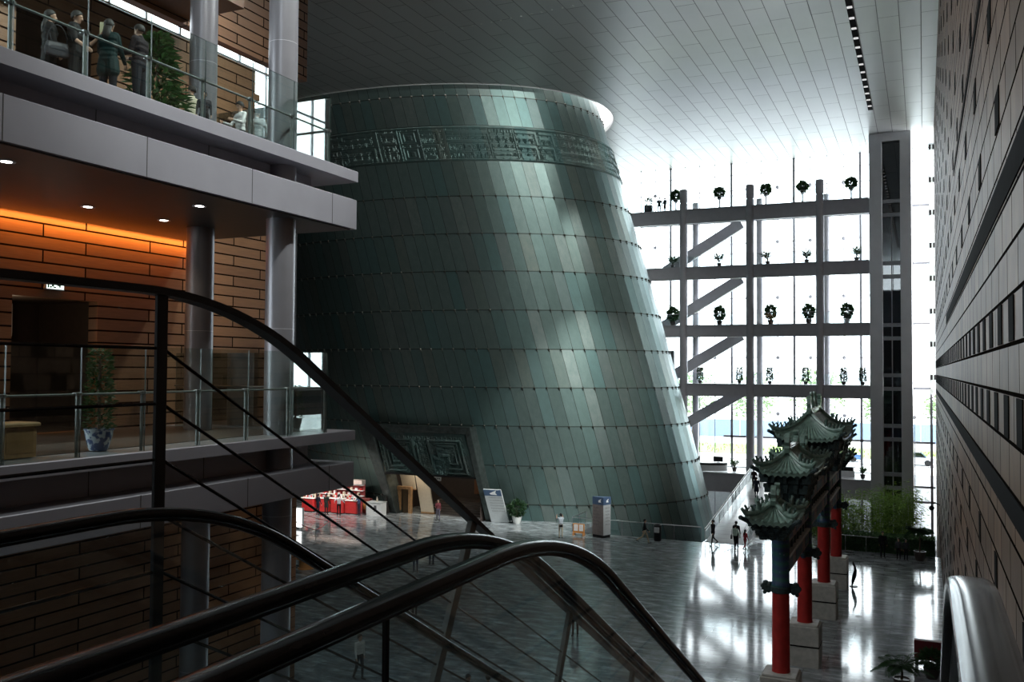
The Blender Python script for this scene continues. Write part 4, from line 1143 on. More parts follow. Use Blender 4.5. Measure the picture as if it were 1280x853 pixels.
# group talking on the upper balcony
vb = .0085
person((-15.0,12.05,UZ), radians(150), 'person in black with a grey shoulder bag, back to the glass on the upper balcony', BK, (.02,.025,.045), h=1.72, hair='long', female=True, bulk=1.25, coat=.3, arms=((25,10,60),(10,12,10)), vox=vb)
bag((-14.70,11.98,18.05), radians(66), 'grey shoulder bag on the back of the person in black on the upper balcony', (.05,.05,.058), .42, .26, .12, .34)
_, hh, _f = person((-14.62,12.32,UZ), radians(120), 'person in a dark jacket with one bare forearm raised, on the upper balcony', BK, BK, h=1.74, bulk=1.28, arms=((35,14,95),(15,10,40)), long_sleeve=False, nod=12, vox=vb)
e = thing('brochure', hh[0], 'yellowish white brochure held up by the person in the dark jacket', 'brochure'); b = MB(); h0 = hh[0]; b.rings([[(h0.x-.03,h0.y-.02,h0.z+.02),(h0.x+.10,h0.y+.06,h0.z+.02),(h0.x+.09,h0.y+.07,h0.z+.26),(h0.x-.04,h0.y-.01,h0.z+.26)], [(h0.x-.034,h0.y-.012,h0.z+.02),(h0.x+.096,h0.y+.068,h0.z+.02),(h0.x+.086,h0.y+.078,h0.z+.26),(h0.x-.044,h0.y-.002,h0.z+.26)]], True); b.build('pages', mat('cream_paper', (.62,.6,.38), .6), e)
person((-14.3,12.80,UZ), radians(200), 'person with long black hair in a dark green jacket, back turned, on the upper balcony', (.008,.024,.024), (.012,.014,.02), h=1.70, bulk=1.28, coat=.2, hair='long', female=True, arms=((20,12,50),(15,10,20)), vox=vb)
person((-14.0,13.28,UZ), radians(-75), 'short-haired person in a dark top turned in profile, at the end of the balcony group', (.014,.010,.013), (.012,.014,.02), h=1.72, bulk=1.25, arms=((15,8,70),(20,10,75)), nod=15, vox=vb)
person((-15.75,16.55,UZ), radians(-80), 'person in a cream shirt half hidden behind the tall balcony plant', (.55,.5,.38), (.07,.06,.06), h=1.66, arms=((40,12,60),(30,10,70)), nod=8, vox=.011)
person((-15.62,18.08,UZ), radians(-15), 'person in a white shirt deeper in, beside the upper balcony glass', (.75,.75,.75), (.05,.05,.06), h=1.68, arms=((25,10,70),(25,10,70)), nod=20, vox=.011)
person((-14.5,15.6,UZ), radians(40), 'dark-haired child low behind the upper balcony glass, by the inner column', (.03,.03,.035), BK, h=1.12, vox=.011)
# visitors on the hall floor
FZ = .0
_, hh, _f = person((-23.71,61.58,FZ), radians(215), 'person in a white shirt and beige trousers with both arms raised towards the drum', (.62,.68,.75), (.55,.48,.38), h=1.72, arms=((70,12,85),(72,12,80)), long_sleeve=False, nod=-10)
bag((-23.62,61.38,.98), radians(35), 'black waist bag on the person with both arms raised towards the drum', BK, .26, .16, .09, .12, name='waist_bag')
person((-17.71,62.16,FZ), radians(105), 'person in a dark jacket and khaki trousers walking past the black bin', BK, (.36,.30,.21), h=1.72, stride=1., arms=((-18,6,12),(20,6,25)))
person((-13.30,63.6,FZ), radians(-40), 'person in a dark suit walking at the foot of the ramp', (.03,.03,.035), BK, h=1.74, stride=.8, arms=((15,6,12),(-18,8,15)))
_, hh, _f = person((-11.62,62.75,FZ), radians(165), 'person in a pale green jacket with a dark bag at the foot of the ramp', (.55,.68,.58), BK, h=1.68, stride=.5, hair='bun', female=True, arms=((15,8,30),(10,14,20)))
bag((-11.86,62.66,1.02), radians(100), 'dark bag at the hip of the person in the pale green jacket', (.02,.02,.025), .34, .28, .14, .35)
person((-11.75,63.75,FZ), radians(180), 'person in black standing just beyond the one in the pale green jacket', BK, BK, h=1.72)
person((-11.0,62.9,FZ), radians(150), 'child in a bright red outfit beside the ramp railing', (.45,.05,.06), (.34,.04,.05), h=1.36, stride=.6, hair='long', female=True)
rz_ = lambda y: rampz(y)+.05
person((-12.45,76.4,rz_(76.4)), radians(175), 'person in a dark blue coat walking up near the top of the ramp', (.02,.025,.045), (.02,.025,.04), h=1.74, stride=.5, coat=.3)
person((-13.15,79.4,rz_(79.4)), radians(185), 'person in black at the very top of the ramp, by the drum-side railing', (.03,.02,.02), (.03,.02,.02), h=1.70, stride=.4)
person((-35.15,64.3,FZ), radians(25), 'person in a maroon jacket standing before the bronze portal', (.20,.05,.06), (.12,.11,.15), h=1.66, stride=.35, arms=((10,8,40),(25,10,70)), hair='long', female=True)
person((-27.45,47.5,FZ), radians(20), 'person in dark clothes seen under the curved handrail, closer to the escalators', (.04,.05,.07), (.05,.06,.09), h=1.74, arms=((5,16,20),(12,18,25)))
person((-27.62,49.75,FZ), radians(190), 'person in a dark blue jacket behind the one under the curved handrail', (.05,.05,.11), (.02,.025,.045), h=1.74)
person((-19.95,30.3,FZ), radians(70), 'person in a white shirt and dark trousers walking below the glass balustrade', (.66,.66,.64), (.03,.03,.035), h=1.72, stride=.3, arms=((-12,10,14),(8,8,12)))
person((-14.45,39.4,FZ), radians(10), 'person in dark clothes seen behind the sloping guard railing post', (.05,.05,.05), (.035,.035,.035), h=1.72, coat=.25)
person((-14.05,27.9,.0), radians(60), 'person of whom only dark hair shows at the bottom picture border, beside another head', (.05,.05,.05), (.035,.035,.035), h=1.72)
person((-13.45,28.2,.0), radians(200), 'second dark-haired head at the bottom picture border, closer to the archway', (.09,.09,.10), (.035,.035,.035), h=1.72)
person((-22.55,38.96,.0), radians(170), 'person in black whose legs show beneath the nearer curved handrail', (.03,.03,.04), BK, h=1.72)
# by the garden
person((-2.5,64.2,FZ), radians(10), 'person in black standing alone by the garden hedge', BK, BK, h=1.68)
person((-1.55,64.0,FZ), radians(-8), 'small person in dark grey standing near the palm, farther from the stone wall', (.05,.05,.055), BK, h=1.34)
person((-1.12,63.9,FZ), radians(15), 'small long-haired person in dark grey standing next to the palm', (.04,.04,.045), BK, h=1.34, hair='long')
# shop visitors and staff
person((-45.2,62.3,FZ), radians(170), 'person in a dark suit at the red shop counter, closest to the white light box', (.03,.035,.06), (.02,.022,.04), h=1.74)
person((-44.8,62.9,FZ), radians(185), 'person in a dark green coat at the red shop counter', (.03,.04,.035), (.02,.02,.02), h=1.72, coat=.25)
person((-43.5,62.8,FZ), radians(200), 'person in a white shirt and black trousers with hands on hips facing the red shop', (.72,.68,.7), BK, h=1.74, arms=((-5,38,60),(-5,38,60)))
person((-42.3,63.9,FZ), radians(-20), 'person in a blue jacket beside the dark red display, next to the white counter', (.05,.08,.16), (.04,.04,.06), h=1.72, arms=((30,10,70),(30,10,70)))
# visitor at the lower balcony, only an arm reaching into view
person((-14.75,10.35,10.475), radians(-90), 'person in black at the wooden counter on the lower balcony', BK, BK, h=1.70, arms=((40,8,10),(48,8,4)), vox=.0095)
# ------------------------------------------------------------------ plants
def rdir(): 
    v = RN.randn(3); return Vector(v/np.linalg.norm(v))
def leafball(mb, c, r, n, L, w, mi=0, hollow=.45):
    for k in range(n):
        d = rdir(); rr = hollow + (1-hollow)*RN.rand(); p = Vector((c[0]+d.x*r[0]*rr, c[1]+d.y*r[1]*rr, c[2]+d.z*r[2]*rr))
        dd = (d + rdir()*.7 + Vector((0,0,.2))).normalized(); mb.leaf(p, dd, rdir(), L*(.7+.6*RN.rand()), w, mi)
def pot_part(e, x, y, z, r, h, m, name='pot'):
    b = MB(); b.lathe([(r*.62,0),(r*.72,h*.12),(r*.95,h*.7),(r,h*.93),(r*1.08,h*.94),(r*1.08,h),(r*.92,h),(r*.9,h*.9),(.001,h*.9)], (x,y,z), 18); return b.build(name, m, e, True)
def bush(loc, label, r=.5, h=1.5, pr=.3, ph=.45, potm=None, lm=None, group=None, n=420, L=.16, w=.07, name='potted_bush'):
    x, y, z = loc; e = thing(name, loc, label, 'potted plant', group)
    pot_part(e, x, y, z, pr, ph, potm or M_potw)
    b = MB(); 
    for k in range(4): a = k*1.6; b.tube([(x,y,z+ph*.85), (x+.05*cos(a),y+.05*sin(a),z+ph+(h-ph)*.3), (x+r*.35*cos(a),y+r*.35*sin(a),z+ph+(h-ph)*.65)], [.03,.022,.01], 6)
    b.build('stem', M_trunk, e)
    b = MB(); leafball(b, (x,y,z+ph+(h-ph)*.55), (r,r,(h-ph)*.52), n, L, w); b.build('foliage', lm or M_leaf, e); return e
def column_plant(loc, label, r=.3, h=1.6, pr=.3, ph=.4, potm=None, group=None, n=500, L=.13, lm=None, name='potted_topiary'):
    x, y, z = loc; e = thing(name, loc, label, 'potted plant', group)
    pot_part(e, x, y, z, pr, ph, potm or M_potd)
    b = MB(); b.tube([(x,y,z+ph*.8),(x,y,z+h*.9)], .03, 6); b.build('stem', M_trunk, e)
    b = MB()
    for k in range(n):
        t = RN.rand(); a = RN.rand()*2*pi; rr = r*(1-.45*t**2)*(.55+.5*RN.rand()); p = Vector((x+rr*cos(a), y+rr*sin(a), z+ph+(h-ph)*t)); b.leaf(p, (cos(a),sin(a),.25+RN.randn()*.3), (RN.randn()*.3,RN.randn()*.3,1), L*(.7+.6*RN.rand()), L*.6)
    b.build('foliage', lm or M_leaf, e); return e
def frond(mb, p, d, L, droop, nl=14, wl=.05, ll=.28):
    p = Vector(p); d = Vector(d).normalized(); pts = []
    for k in range(nl+1):
        t = k/nl; pts.append(p + d*L*t + Vector((0,0,-droop*L*t*t)))
    mb.tube(pts, [.014*(1-.8*k/nl)+.003 for k in range(nl+1)], 5)
    for k in range(2, nl+1):
        t = (pts[k]-pts[k-1]).normalized(); sd = t.cross(Vector((0,0,1)))
        if sd.length < .1: sd = t.cross(Vector((1,0,0)))
        sd.normalize(); l = ll*(.55+.9*sin(pi*k/nl))*.8
        for s_ in (-1, 1): mb.leaf(pts[k], t*.75+sd*s_*.8+Vector((0,0,-.25)), Vector((0,0,1)), l, wl)
def spray(loc, label, h=1.2, n=34, pr=.22, ph=.38, group=None, potm=None, w=.10, name='potted_palm'):
    x, y, z = loc; e = thing(name, loc, label, 'potted palm', group)
    pot_part(e, x, y, z, pr, ph, potm or M_potd)
    b = MB(); b.tube([(x,y,z+ph*.8),(x,y,z+ph+.2)], [.06,.05], 7); b.build('trunk', M_trunk, e, True)
    b = MB()
    for k in range(n):
        a = RN.rand()*2*pi; t = .15+.75*RN.rand(); d = Vector((cos(a)*t, sin(a)*t, 1.0)); L = h*(.55+.5*RN.rand()); p = Vector((x,y,z+ph)); m = p+d.normalized()*L*.6
        b.tube([p, p.lerp(m,.5)+Vector((0,0,.03)), m], [.014,.01,.006], 5); o = Vector((cos(a),sin(a),.1))
        b.leaf(m, d.normalized()+o*.7, (0,0,1), L*.5, w); b.leaf(p.lerp(m,.7), d.normalized()*.5+o, (0,0,1), L*.4, w); b.leaf(p.lerp(m,.85), d.normalized()+Vector((-sin(a),cos(a),0))*.8, (0,0,1), L*.35, w)
    b.build('fronds', M_leaf, e); return e
def palm(loc, label, h=1.2, fl=1.0, nf=14, pr=.3, ph=.4, group=None, potm=None, up=.8, name='potted_palm', lm=None, ll=.28, wl=.05):
    x, y, z = loc; e = thing(name, loc, label, 'potted palm', group)
    pot_part(e, x, y, z, pr, ph, potm or M_potd)
    b = MB(); b.tube([(x,y,z+ph*.8),(x+.02,y,z+ph+(h-ph)*.5),(x,y,z+h)], [.05,.04,.035], 8); b.build('trunk', M_trunk, e, True)
    b = MB()
    for k in range(nf): a = 2*pi*k/nf + RN.randn()*.25; u = up*(.35+.9*RN.rand()); frond(b, (x,y,z+h-.02), (cos(a),sin(a),u), fl*(.75+.4*RN.rand()), .30+.35*RN.rand(), 12, wl, ll)
    b.build('fronds', lm or M_leaf, e); return e

# upper balcony: tall leafy tree in the middle of the group
x, y = -14.72, 14.42
e = thing('rubber_plant', (x,y,UZ), 'tall bushy dark green plant behind the upper balcony glass', 'plant')
pot_part(e, x, y, UZ, .3, .45, M_potd)
b = MB(); b.tube([(x,y,UZ+.3),(x+.02,y+.02,UZ+1.2),(x-.02,y-.05,UZ+2.1)], [.035,.03,.012], 6); b.build('stem', M_trunk, e)
b = MB()
for k in range(850):
    t = RN.rand(); a = RN.rand()*2*pi; rr = .66*(1-.8*t)*(.35+.7*RN.rand()); b.leaf((x+rr*cos(a), y+rr*sin(a), UZ+.42+1.6*t), (cos(a),sin(a),.15+RN.randn()*.35), (RN.randn()*.3,RN.randn()*.3,1), .27*(.7+.5*RN.rand()), .10)
b.build('foliage', M_leaf, e)
# lower balcony: topiary in a blue and white china bowl, a smaller one by the outer column
mm, t, out = nt('blue_white_china'); bs = N(t,'BsdfPrincipled'); tc = N(t,'TexCoord'); no = N(t,'TexNoise'); no.inputs['Scale'].default_value = 9; t.links.new(tc.outputs['Object'], no.inputs['Vector'])
setp(t, bs, Base_Color=ramp(t, no.outputs['Fac'], [(.46,(.55,.6,.68)), (.54,(.05,.09,.22))]), Roughness=.2); t.links.new(bs.outputs[0], out.inputs[0]); M_china = mm
column_plant((-13.80,12.30,10.475), 'tall leafy topiary in a blue and white china bowl on the lower balcony', .22, 1.85, .25, .40, M_china, n=700, L=.11)
column_plant((-14.35,18.0,10.475), 'leafy plant in a pale bowl behind the outer column on the lower balcony', .16, 1.1, .17, .28, M_potw, n=260, L=.09)
e = thing('wooden_counter', (-14.0,10.3,10.475), 'light wooden counter at the left edge of the lower balcony', 'counter')
b = MB(); b.cbox(-14.25,-13.75,9.2,10.98,10.475,11.0,.02); b.build('body', M_wood, e)
b = MB(); b.cbox(-14.3,-13.7,9.15,11.02,11.0,11.06,.02); b.build('countertop', mat('counter_top_wood', (.45,.27,.13), .35), e)
b = MB(); b.box(-13.748,-13.744,10.4,10.9,10.55,10.95); b.build('front_panel', mat('counter_panel', (.28,.15,.06), .5), e)

# gallery plants: one per bay and storey, each measured off its own deck
names = ['topmost', 'second', 'third', 'lowest raised']
gy = YF+.75
col_i = ['beside the drum', 'next to the outer steel column', 'next to the middle steel column', 'before the lift tower', 'closest to the lift tower', 'right against the lift tower']
def gx(px): # bay position from its angular place
    return px
for i, x in enumerate((-21.3,-17.2,-13.0,-9.8,-5.7)):
    z = LV[0][0]+.02
    e = thing('potted_bonsai', (x,gy,z), 'bushy plant on a white stand on the topmost deck, '+col_i[i], 'potted plant', 'plants on stands on the topmost gallery deck')
    b = MB(); b.cbox(x-.20,x+.20,gy-.20,gy+.20,z,z+.12,.02); b.lathe([(.10,.12),(.07,.3),(.07,.8),(.2,.9),(.2,.95)], (x,gy,z), 12); b.build('stand', M_white, e, True)
    pot_part(e, x, gy, z+.95, .2, .25, M_potd)
    b = MB(); leafball(b, (x,gy,z+1.5), (.42,.42,.42), 420, .26, .16); b.build('foliage', M_leaf, e)
for i, x in enumerate((-21.7,-17.3,-12.9,-9.5,-5.3)):
    spray((x,gy+.35,LV[1][0]+.02), 'feathery palm on the second deck from the top, '+col_i[i], 1.15, 34, .22, .38, 'palms on the second gallery deck', M_potd, .13)
for i, x in enumerate((-21.6,-17.2,-12.6,-9.3,-6.1)):
    bush((x,gy,LV[2][0]+.02), 'bushy potted plant on the third deck from the top, '+col_i[i], .45, 1.65, .28, .4, M_potw if i == 4 else M_potd, None, 'bushes on the third gallery deck', 460, .26, .16)
for i, x in enumerate((-19.0,-15.4,-12.7,-9.6,-6.4,-4.85)):
    column_plant((x,gy,LV[3][0]+.02), 'narrow column-shaped shrub on the lowest raised deck, '+col_i[i], .22, 1.5, .2, .3, M_potd, 'column shrubs on the lowest raised gallery deck', 420, .2)
spray((-16.0,86.0,LV[4][0]+.02), 'small spiky palm on the street-level deck left of the ramp head', 1.0)
spray((-4.9,85.4,LV[4][0]+.02), 'small palm on the street-level deck beside the lift tower foot', .8)
for i, (x, lb) in enumerate(((-25.2+1.0, 'dark planter box on the topmost gallery deck, against the drum'),)):
    z = LV[0][0]+.02; e = thing('planter_box', (x,86.2,z), lb, 'planter'); b = MB(); b.cbox(x-.4,x+.4,85.9,86.5,z,z+.9,.03); b.build('box', M_bsteel, e); b = MB(); leafball(b, (x,86.2,z+1.25), (.4,.35,.4), 150, .22, .1); b.build('foliage', M_leaf, e)
person((-23.25,86.5,LV[0][0]+.02), radians(20), 'tiny person in black on the topmost gallery deck, beside the planter box', BK, BK, h=1.7)
person((-22.75,86.7,LV[0][0]+.02), radians(-30), 'tiny person in dark grey on the topmost gallery deck, facing the one in black', (.08,.08,.09), BK, h=1.66)
# reception desk with a curved white front, on the street-level deck
z = LV[4][0]+.02
e = thing('reception_desk', (-18.6,86.5,z), 'curved white reception desk with a dark screen on the street-level deck beside the drum', 'desk')
b = MB()
arc = [(-18.9+2.2*sin(a), 86.2-1.0*cos(a)) for a in [radians(-20+13*k) for k in range(9)]]
b.rings([[(x,y,z),(x,y,z+.55),(x+.0,y+.35,z+.55),(x+.0,y+.35,z)] for x, y in arc], True); b.build('front', M_white, e, True)
b = MB(); b.rings([[(x-.03,y-.12,z+.72),(x-.03,y-.12,z+.78),(x,y+.5,z+.78),(x,y+.5,z+.72)] for x, y in arc], True); b.build('worktop', M_white, e)
b = MB(); b.rings([[(x,y+.02,z+.55),(x,y+.02,z+.72),(x,y+.30,z+.72),(x,y+.30,z+.55)] for x, y in arc], True); b.build('shadow_gap', M_bsteel, e)
e = thing('monitor', (-17.5,86.0,z+.78), 'dark monitor on the curved white reception desk', 'monitor')
b = MB(); b.cbox(-17.95,-17.05,86.0,86.06,z+.84,z+1.32,.02); b.build('screen', M_bsteel, e); b = MB(); b.lathe([(.16,0),(.16,.02),(.03,.03),(.03,.1)], (-17.5,86.03,z+.78), 12); b.build('stand', M_bsteel, e, True)
e = thing('pylon_sign', (-14.9,87,z), 'dark upright display pylon on the street-level deck by the ramp head', 'sign'); b = MB(); b.cbox(-15.1,-14.7,86.8,87.1,z,z+2.6,.03); b.build('body', M_bsteel, e); b = MB(); b.box(-15.05,-14.75,86.792,86.8,z+.8,z+2.4); b.build('face', mat('pylon_face', (.09,.11,.16), .3), e)
# bench-like counter seen at the right of the archway on the street-level deck
e = thing('security_counter', (-6.7,86.4,z), 'long white counter with a dark shadow gap on the street-level deck behind the archway', 'counter')
b = MB(); b.cbox(-8.2,-5.6,86.0,86.7,z,z+.55,.02); b.build('front', M_white, e); b = MB(); b.cbox(-8.1,-5.7,86.05,86.65,z+.55,z+.85,.01); b.build('shadow_gap', M_bsteel, e); b = MB(); b.cbox(-8.3,-5.5,85.95,86.75,z+.85,z+.92,.02); b.build('worktop', M_ltgrey, e)

# garden beyond the floor's edge: clipped hedge, glass rail, bamboo
b = MB(); b.box(-6.3, .6, 66.2, 67.6, -.3, 1.0)
for k in range(5200):
    u = RN.rand()
    if u < .6: p = (-6.3+6.9*RN.rand(), 66.2, -.25+1.3*RN.rand()); n_ = Vector((0,-1,.3))
    else: p = (-6.3+6.9*RN.rand(), 66.2+1.4*RN.rand(), 1.0); n_ = Vector((0,-.2,1))
    b.leaf(p, n_ + rdir()*.8, n_, .14, .07)
tag(b.build('hedge', M_hedge), 'dark clipped hedge along the garden edge of the polished floor', 'hedge', kind='stuff')
e = thing('garden_railing', (-4,66,0), 'thin steel rail on posts in front of the bamboo garden', 'railing')
b = MB(); b.tube([(-6.3,65.95,1.02),(-2.4,65.95,.96)], .025, 6); b.build('top_rail', M_chrome, e)
for x in (-6.2,-4.9,-3.6,-2.45): b = MB(); b.box(x-.015,x+.015,65.93,65.97,0,1.0); b.build('post', M_chrome, e)
b = MB()
for k in range(190):
    x = -9.0+8.6*RN.rand(); y = 69.3+7.5*RN.rand(); hh_ = 4.9+1.5*RN.rand() + (.5 if x > -3.2 else 0); lx, ly = RN.randn()*.35, RN.randn()*.35
    pts = [(x+lx*t*t, y+ly*t*t, -4+ (hh_+1.0)*t) for t in (0,.3,.6,.85,1)]
    b.tube(pts, [.03,.028,.022,.014,.006], 5)
    for q in range(58):
        t = .55+.45*RN.rand(); p = Vector((x+lx*t*t, y+ly*t*t, -4+(hh_+1.0)*t)); d = rdir(); d.z *= .5; p = p + d*.75*RN.rand(); b.leaf(p, d+Vector((0,0,-.3)), rdir(), .30, .06)
tag(b.build('bamboo_grove', M_bamboo), 'dense green bamboo growing in the sunken garden before the glass', 'bamboo', kind='stuff')
palm((-.32,64.3,FZ), 'dark broad palm in a pot on the floor at the foot of the stone wall', 1.9, .95, 40, .36, .6, None, M_potd, .8, lm=M_leaf, ll=.42, wl=.12)
palm((-.85,38.0,FZ), 'dark fern-like palm in front of the crimson panel at the bottom of the picture', .85, 1.15, 20, .3, .45, None, M_potd, 1.1, lm=M_leaf, ll=.34, wl=.06)
bush((.2,39.9,FZ), 'dense dark shrub beside the fern-like palm, under the crimson panel', .4, 1.05, .3, .4, M_potd, M_leaf, None, 380, .2, .09)
e = thing('crimson_stand', (.12,41.6,0), 'dark crimson rectangular panel stand against the stone wall', 'panel')
b = MB(); b.cbox(-.45,.62,41.45,41.75,.25,1.02,.02); b.build('panel', M_dkred, e)
for x in (-.35,.5): b = MB(); b.cbox(x-.06,x+.06,41.5,41.7,0,.25,.01); b.build('foot', M_bsteel, e)
# security camera on the right wall by the garden
e = thing('security_camera', (.85,66.5,3.1), 'small dark dome camera on a curved arm on the stone wall', 'camera')
b = MB(); b.tube([(.9,66.5,3.3),(.6,66.5,3.45),(.42,66.5,3.35),(.4,66.5,3.2)], .03, 6); b.build('arm', M_bsteel, e, True); b = MB(); b.ball((.4,66.5,3.08), .17, 12, 8); b.build('dome', M_bsteel, e, True)
# slender curved sculpture on the floor
e = thing('crane_sculpture', (-3.67,55.0,0), 'slender dark curved sculpture standing alone on the polished floor', 'sculpture')
b = MB(); b.lathe([(.22,0),(.22,.04),(.06,.05)], (-3.67,55,0), 14); b.build('base', M_bsteel, e, True)
b = MB(); b.tube([(-3.75,55,.04),(-3.70,55,.3),(-3.62,55,.6),(-3.56,55,.9),(-3.60,55,1.12),(-3.66,55,1.22),(-3.70,55,1.38)], [.03,.09,.12,.08,.05,.06,.03], 10); b.build('body', mat('dark_bronze_cast', (.03,.03,.03), .3, .6), e, True)
# floor socket
b = MB(); b.lathe([(.001,.004),(.16,.008),(.18,.0)], (-3.0,48.4,0), 16); tag(b.build('floor_socket', M_bsteel), 'small dark round floor socket on the polished floor', 'floor socket')

# ------------------------------------------------------------------ signs and small things by the drum
def glyph_rows(b, org, ux, uz, w, h, rows, cols, nrm_, fill=.62, seed=1):
    """rows of small stroke marks in the plane org + ux*a + uz*b"""
    rs = np.random.RandomState(seed)
    for r_ in range(rows):
        n = cols if cols else rs.randint(5, 9)
        for c in range(n):
            cw, ch = w/n, h/rows
            for q in range(3):
                a0 = c*cw + cw*(.1+.25*rs.rand()); a1 = a0 + cw*(.2+.35*rs.rand()); z0 = -(r_*ch) - ch*(.15+.25*q*fill) ; z1 = z0 - ch*.10
                pts = [org+ux*a+uz*z+nrm_*.006 for a, z in ((a0,z0),(a1,z0),(a1,z1),(a0,z1))]
                b.add(pts, [(0,1,2,3)])
# leaning directory panel against the drum
A_ = drum(radians(-68.1), .02, 1.24); B_ = drum(radians(-64.1), .02, 1.24); C_ = drum(radians(-64.1), 2.62, 1.24); D_ = drum(radians(-68.1), 2.62, 1.24)
e = thing('leaning_sign', (A_+B_)/2, 'leaning grey directory sign with a blue head, between the portal and the potted bush', 'sign')
nn_ = (B_-A_).cross(D_-A_).normalized()
if nn_.y > 0: nn_ = -nn_
b = MB(); b.rings([[A_,B_,C_,D_], [p-nn_*.16 for p in (A_,B_,C_,D_)]], True); b.build('panel', M_ltgrey, e)
T0, T1 = A_.lerp(D_,.82), B_.lerp(C_,.82)
b = MB(); b.rings([[T0+nn_*.012,T1+nn_*.012,C_+nn_*.012,D_+nn_*.012], [T0,T1,C_,D_]], True); hd_ = b.build('blue_head', M_blue, e)
ux = (B_-A_).normalized(); uz = (D_-A_).normalized()
b = MB(); o_ = T0 + ux*.55 + uz*.1 + nn_*.02; 
b.add([o_, o_+ux*.5+uz*-.02, o_+ux*.38+uz*.14, o_+ux*.48+uz*.36, o_+ux*.2+uz*.24, o_-ux*.12+uz*.10], [(0,1,2),(0,2,4),(2,3,4),(0,4,5)]); b.build('emblem', M_white, hd_)
b = MB(); glyph_rows(b, A_.lerp(D_,.79)+ux*.28, ux, uz, 1.1, 1.35, 6, 9, nn_); b.build('lettering', M_text, e)
# two-sided pylon directory
px_, py_ = -20.75, 63.2
e = thing('directory_pylon', (px_,py_,0), 'tall two-sided directory pylon with blue head beside the glass fence', 'sign')
c0, c1, c2 = Vector((-21.85,63.1,0)), Vector((-20.92,62.75,0)), Vector((-20.62,63.5,0))
def prismp(z0, z1, g=0.):
    cen_ = (c0+c1+c2)/3; q = [p+(p-cen_).normalized()*g for p in (c0,c1,c2)]; b = MB(); b.rings([[p+Vector((0,0,z0)) for p in q], [p+Vector((0,0,z1)) for p in q]], True); return b
prismp(0,.2,-.02).build('plinth', M_bsteel, e); prismp(.2,2.35).build('body', M_ltgrey, e); hb_ = prismp(2.35,2.9,.01).build('blue_head', M_blue, e)
b = MB(); d1 = (c1-c0).normalized(); n1 = Vector((d1.y,-d1.x,0)); d2_ = (c2-c1).normalized(); n2_ = Vector((d2_.y,-d2_.x,0))
b.rings([[c0+n1*.004+Vector((0,0,.2)),c1+n1*.004+Vector((0,0,.2)),c1+n1*.004+Vector((0,0,2.35)),c0+n1*.004+Vector((0,0,2.35))], [c0+Vector((0,0,.2)),c1+Vector((0,0,.2)),c1+Vector((0,0,2.35)),c0+Vector((0,0,2.35))]], True); b.build('brown_face', mat('brown_grey_face', (.20,.17,.165), .5), e)
b = MB(); glyph_rows(b, c0+Vector((0,0,2.2))+d1*.08+n1*.004, d1, Vector((0,0,1)), .55, 1.4, 6, 5, n1, seed=4); b.build('lettering', M_text, e)
b = MB(); glyph_rows(b, c1+Vector((0,0,2.2))+d2_*.2, d2_, Vector((0,0,1)), .5, 1.4, 6, 4, n2_, seed=5); b.build('lettering', M_text, e)
for c_, d_, n_ in ((c0+d1*.55,d1,n1),(c1+d2_*.3,d2_,n2_)):
    b = MB(); o_ = c_+n_*.022+Vector((0,0,2.52)); b.add([o_,o_+d_*.25,o_+d_*.2+Vector((0,0,.12)),o_+d_*.26+Vector((0,0,.26)),o_+Vector((0,0,.14))],[(0,1,2),(0,2,4),(2,3,4)]); b.build('emblem', M_white, hb_)
bush((-29.0,65.8,FZ), 'round green bush in a white bowl at the drum foot, beside the leaning sign', .72, 1.75, .38, .55, M_potw, M_leaf, None, 620, .22, .1)
# orange board with two white notices
e = thing('notice_board', (-22.9,63.1,0), 'low orange wooden board with two white notices before the glass fence', 'notice board')
b = MB(); b.cbox(-23.35,-22.45,63.05,63.13,.18,.86,.02); b.build('board', M_orange, e)
for x in (-23.28,-22.52): b = MB(); b.cbox(x-.04,x+.04,62.9,63.3,0,.2,.01); b.build('foot', M_orange, e)
for x in (-23.1,-22.7): b = MB(); b.box(x-.15,x+.15,63.038,63.05,.34,.80); p_ = b.build('notice', M_white, e); b = MB(); glyph_rows(b, Vector((x-.10,63.036,.72)), Vector((1,0,0)), Vector((0,0,1)), .2, .28, 3, 2, Vector((0,-1,0)), seed=int(-x*10)); b.build('lettering', mat('red_print', (.5,.06,.05), .5), p_)
e = thing('litter_bin', (-17.2,63.6,0), 'black cylindrical litter bin with a pale lid opening by the glass fence', 'bin')
b = MB(); b.lathe([(.24,0),(.27,.04),(.27,1.0),(.29,1.02),(.29,1.1),(.2,1.14),(.2,1.06),(.001,1.05)], (-17.2,63.6,0), 20); b.build('body', M_bsteel, e, True); b = MB(); b.cbox(-17.36,-17.0,63.26,63.38,.62,.98,.02); b.build('flap', M_ltgrey, e)

# ------------------------------------------------------------------ the red shop and ticket barrier at the far left
e = thing('white_counter', (-41.0,64.6,0), 'white box counter with dark printed panels beside the portal', 'counter')
b = MB(); b.cbox(-41.75,-40.35,64.1,65.0,0,1.05,.03); b.build('body', M_white, e); b = MB(); b.cbox(-41.8,-40.3,64.05,65.05,1.05,1.10,.02); b.build('countertop', M_ltgrey, e)
b = MB(); b.box(-41.0,-40.75,64.093,64.1,.35,.85); b.build('print', M_text, e)
e = thing('bottle', (-41.0,64.6,1.10), 'small pale bottle standing on the white counter', 'bottle'); b = MB(); b.lathe([(.07,0),(.07,.22),(.03,.28),(.03,.36)], (-41.0,64.6,1.1), 10); b.build('body', M_beige, e, True); b = MB(); b.lathe([(.035,.35),(.035,.40)], (-41.0,64.6,1.1), 10); b.build('cap', M_white, e, True)
e = thing('light_box', (-42.9,56.5,0), 'glowing white light box cut by the round column, beside the shop', 'light box')
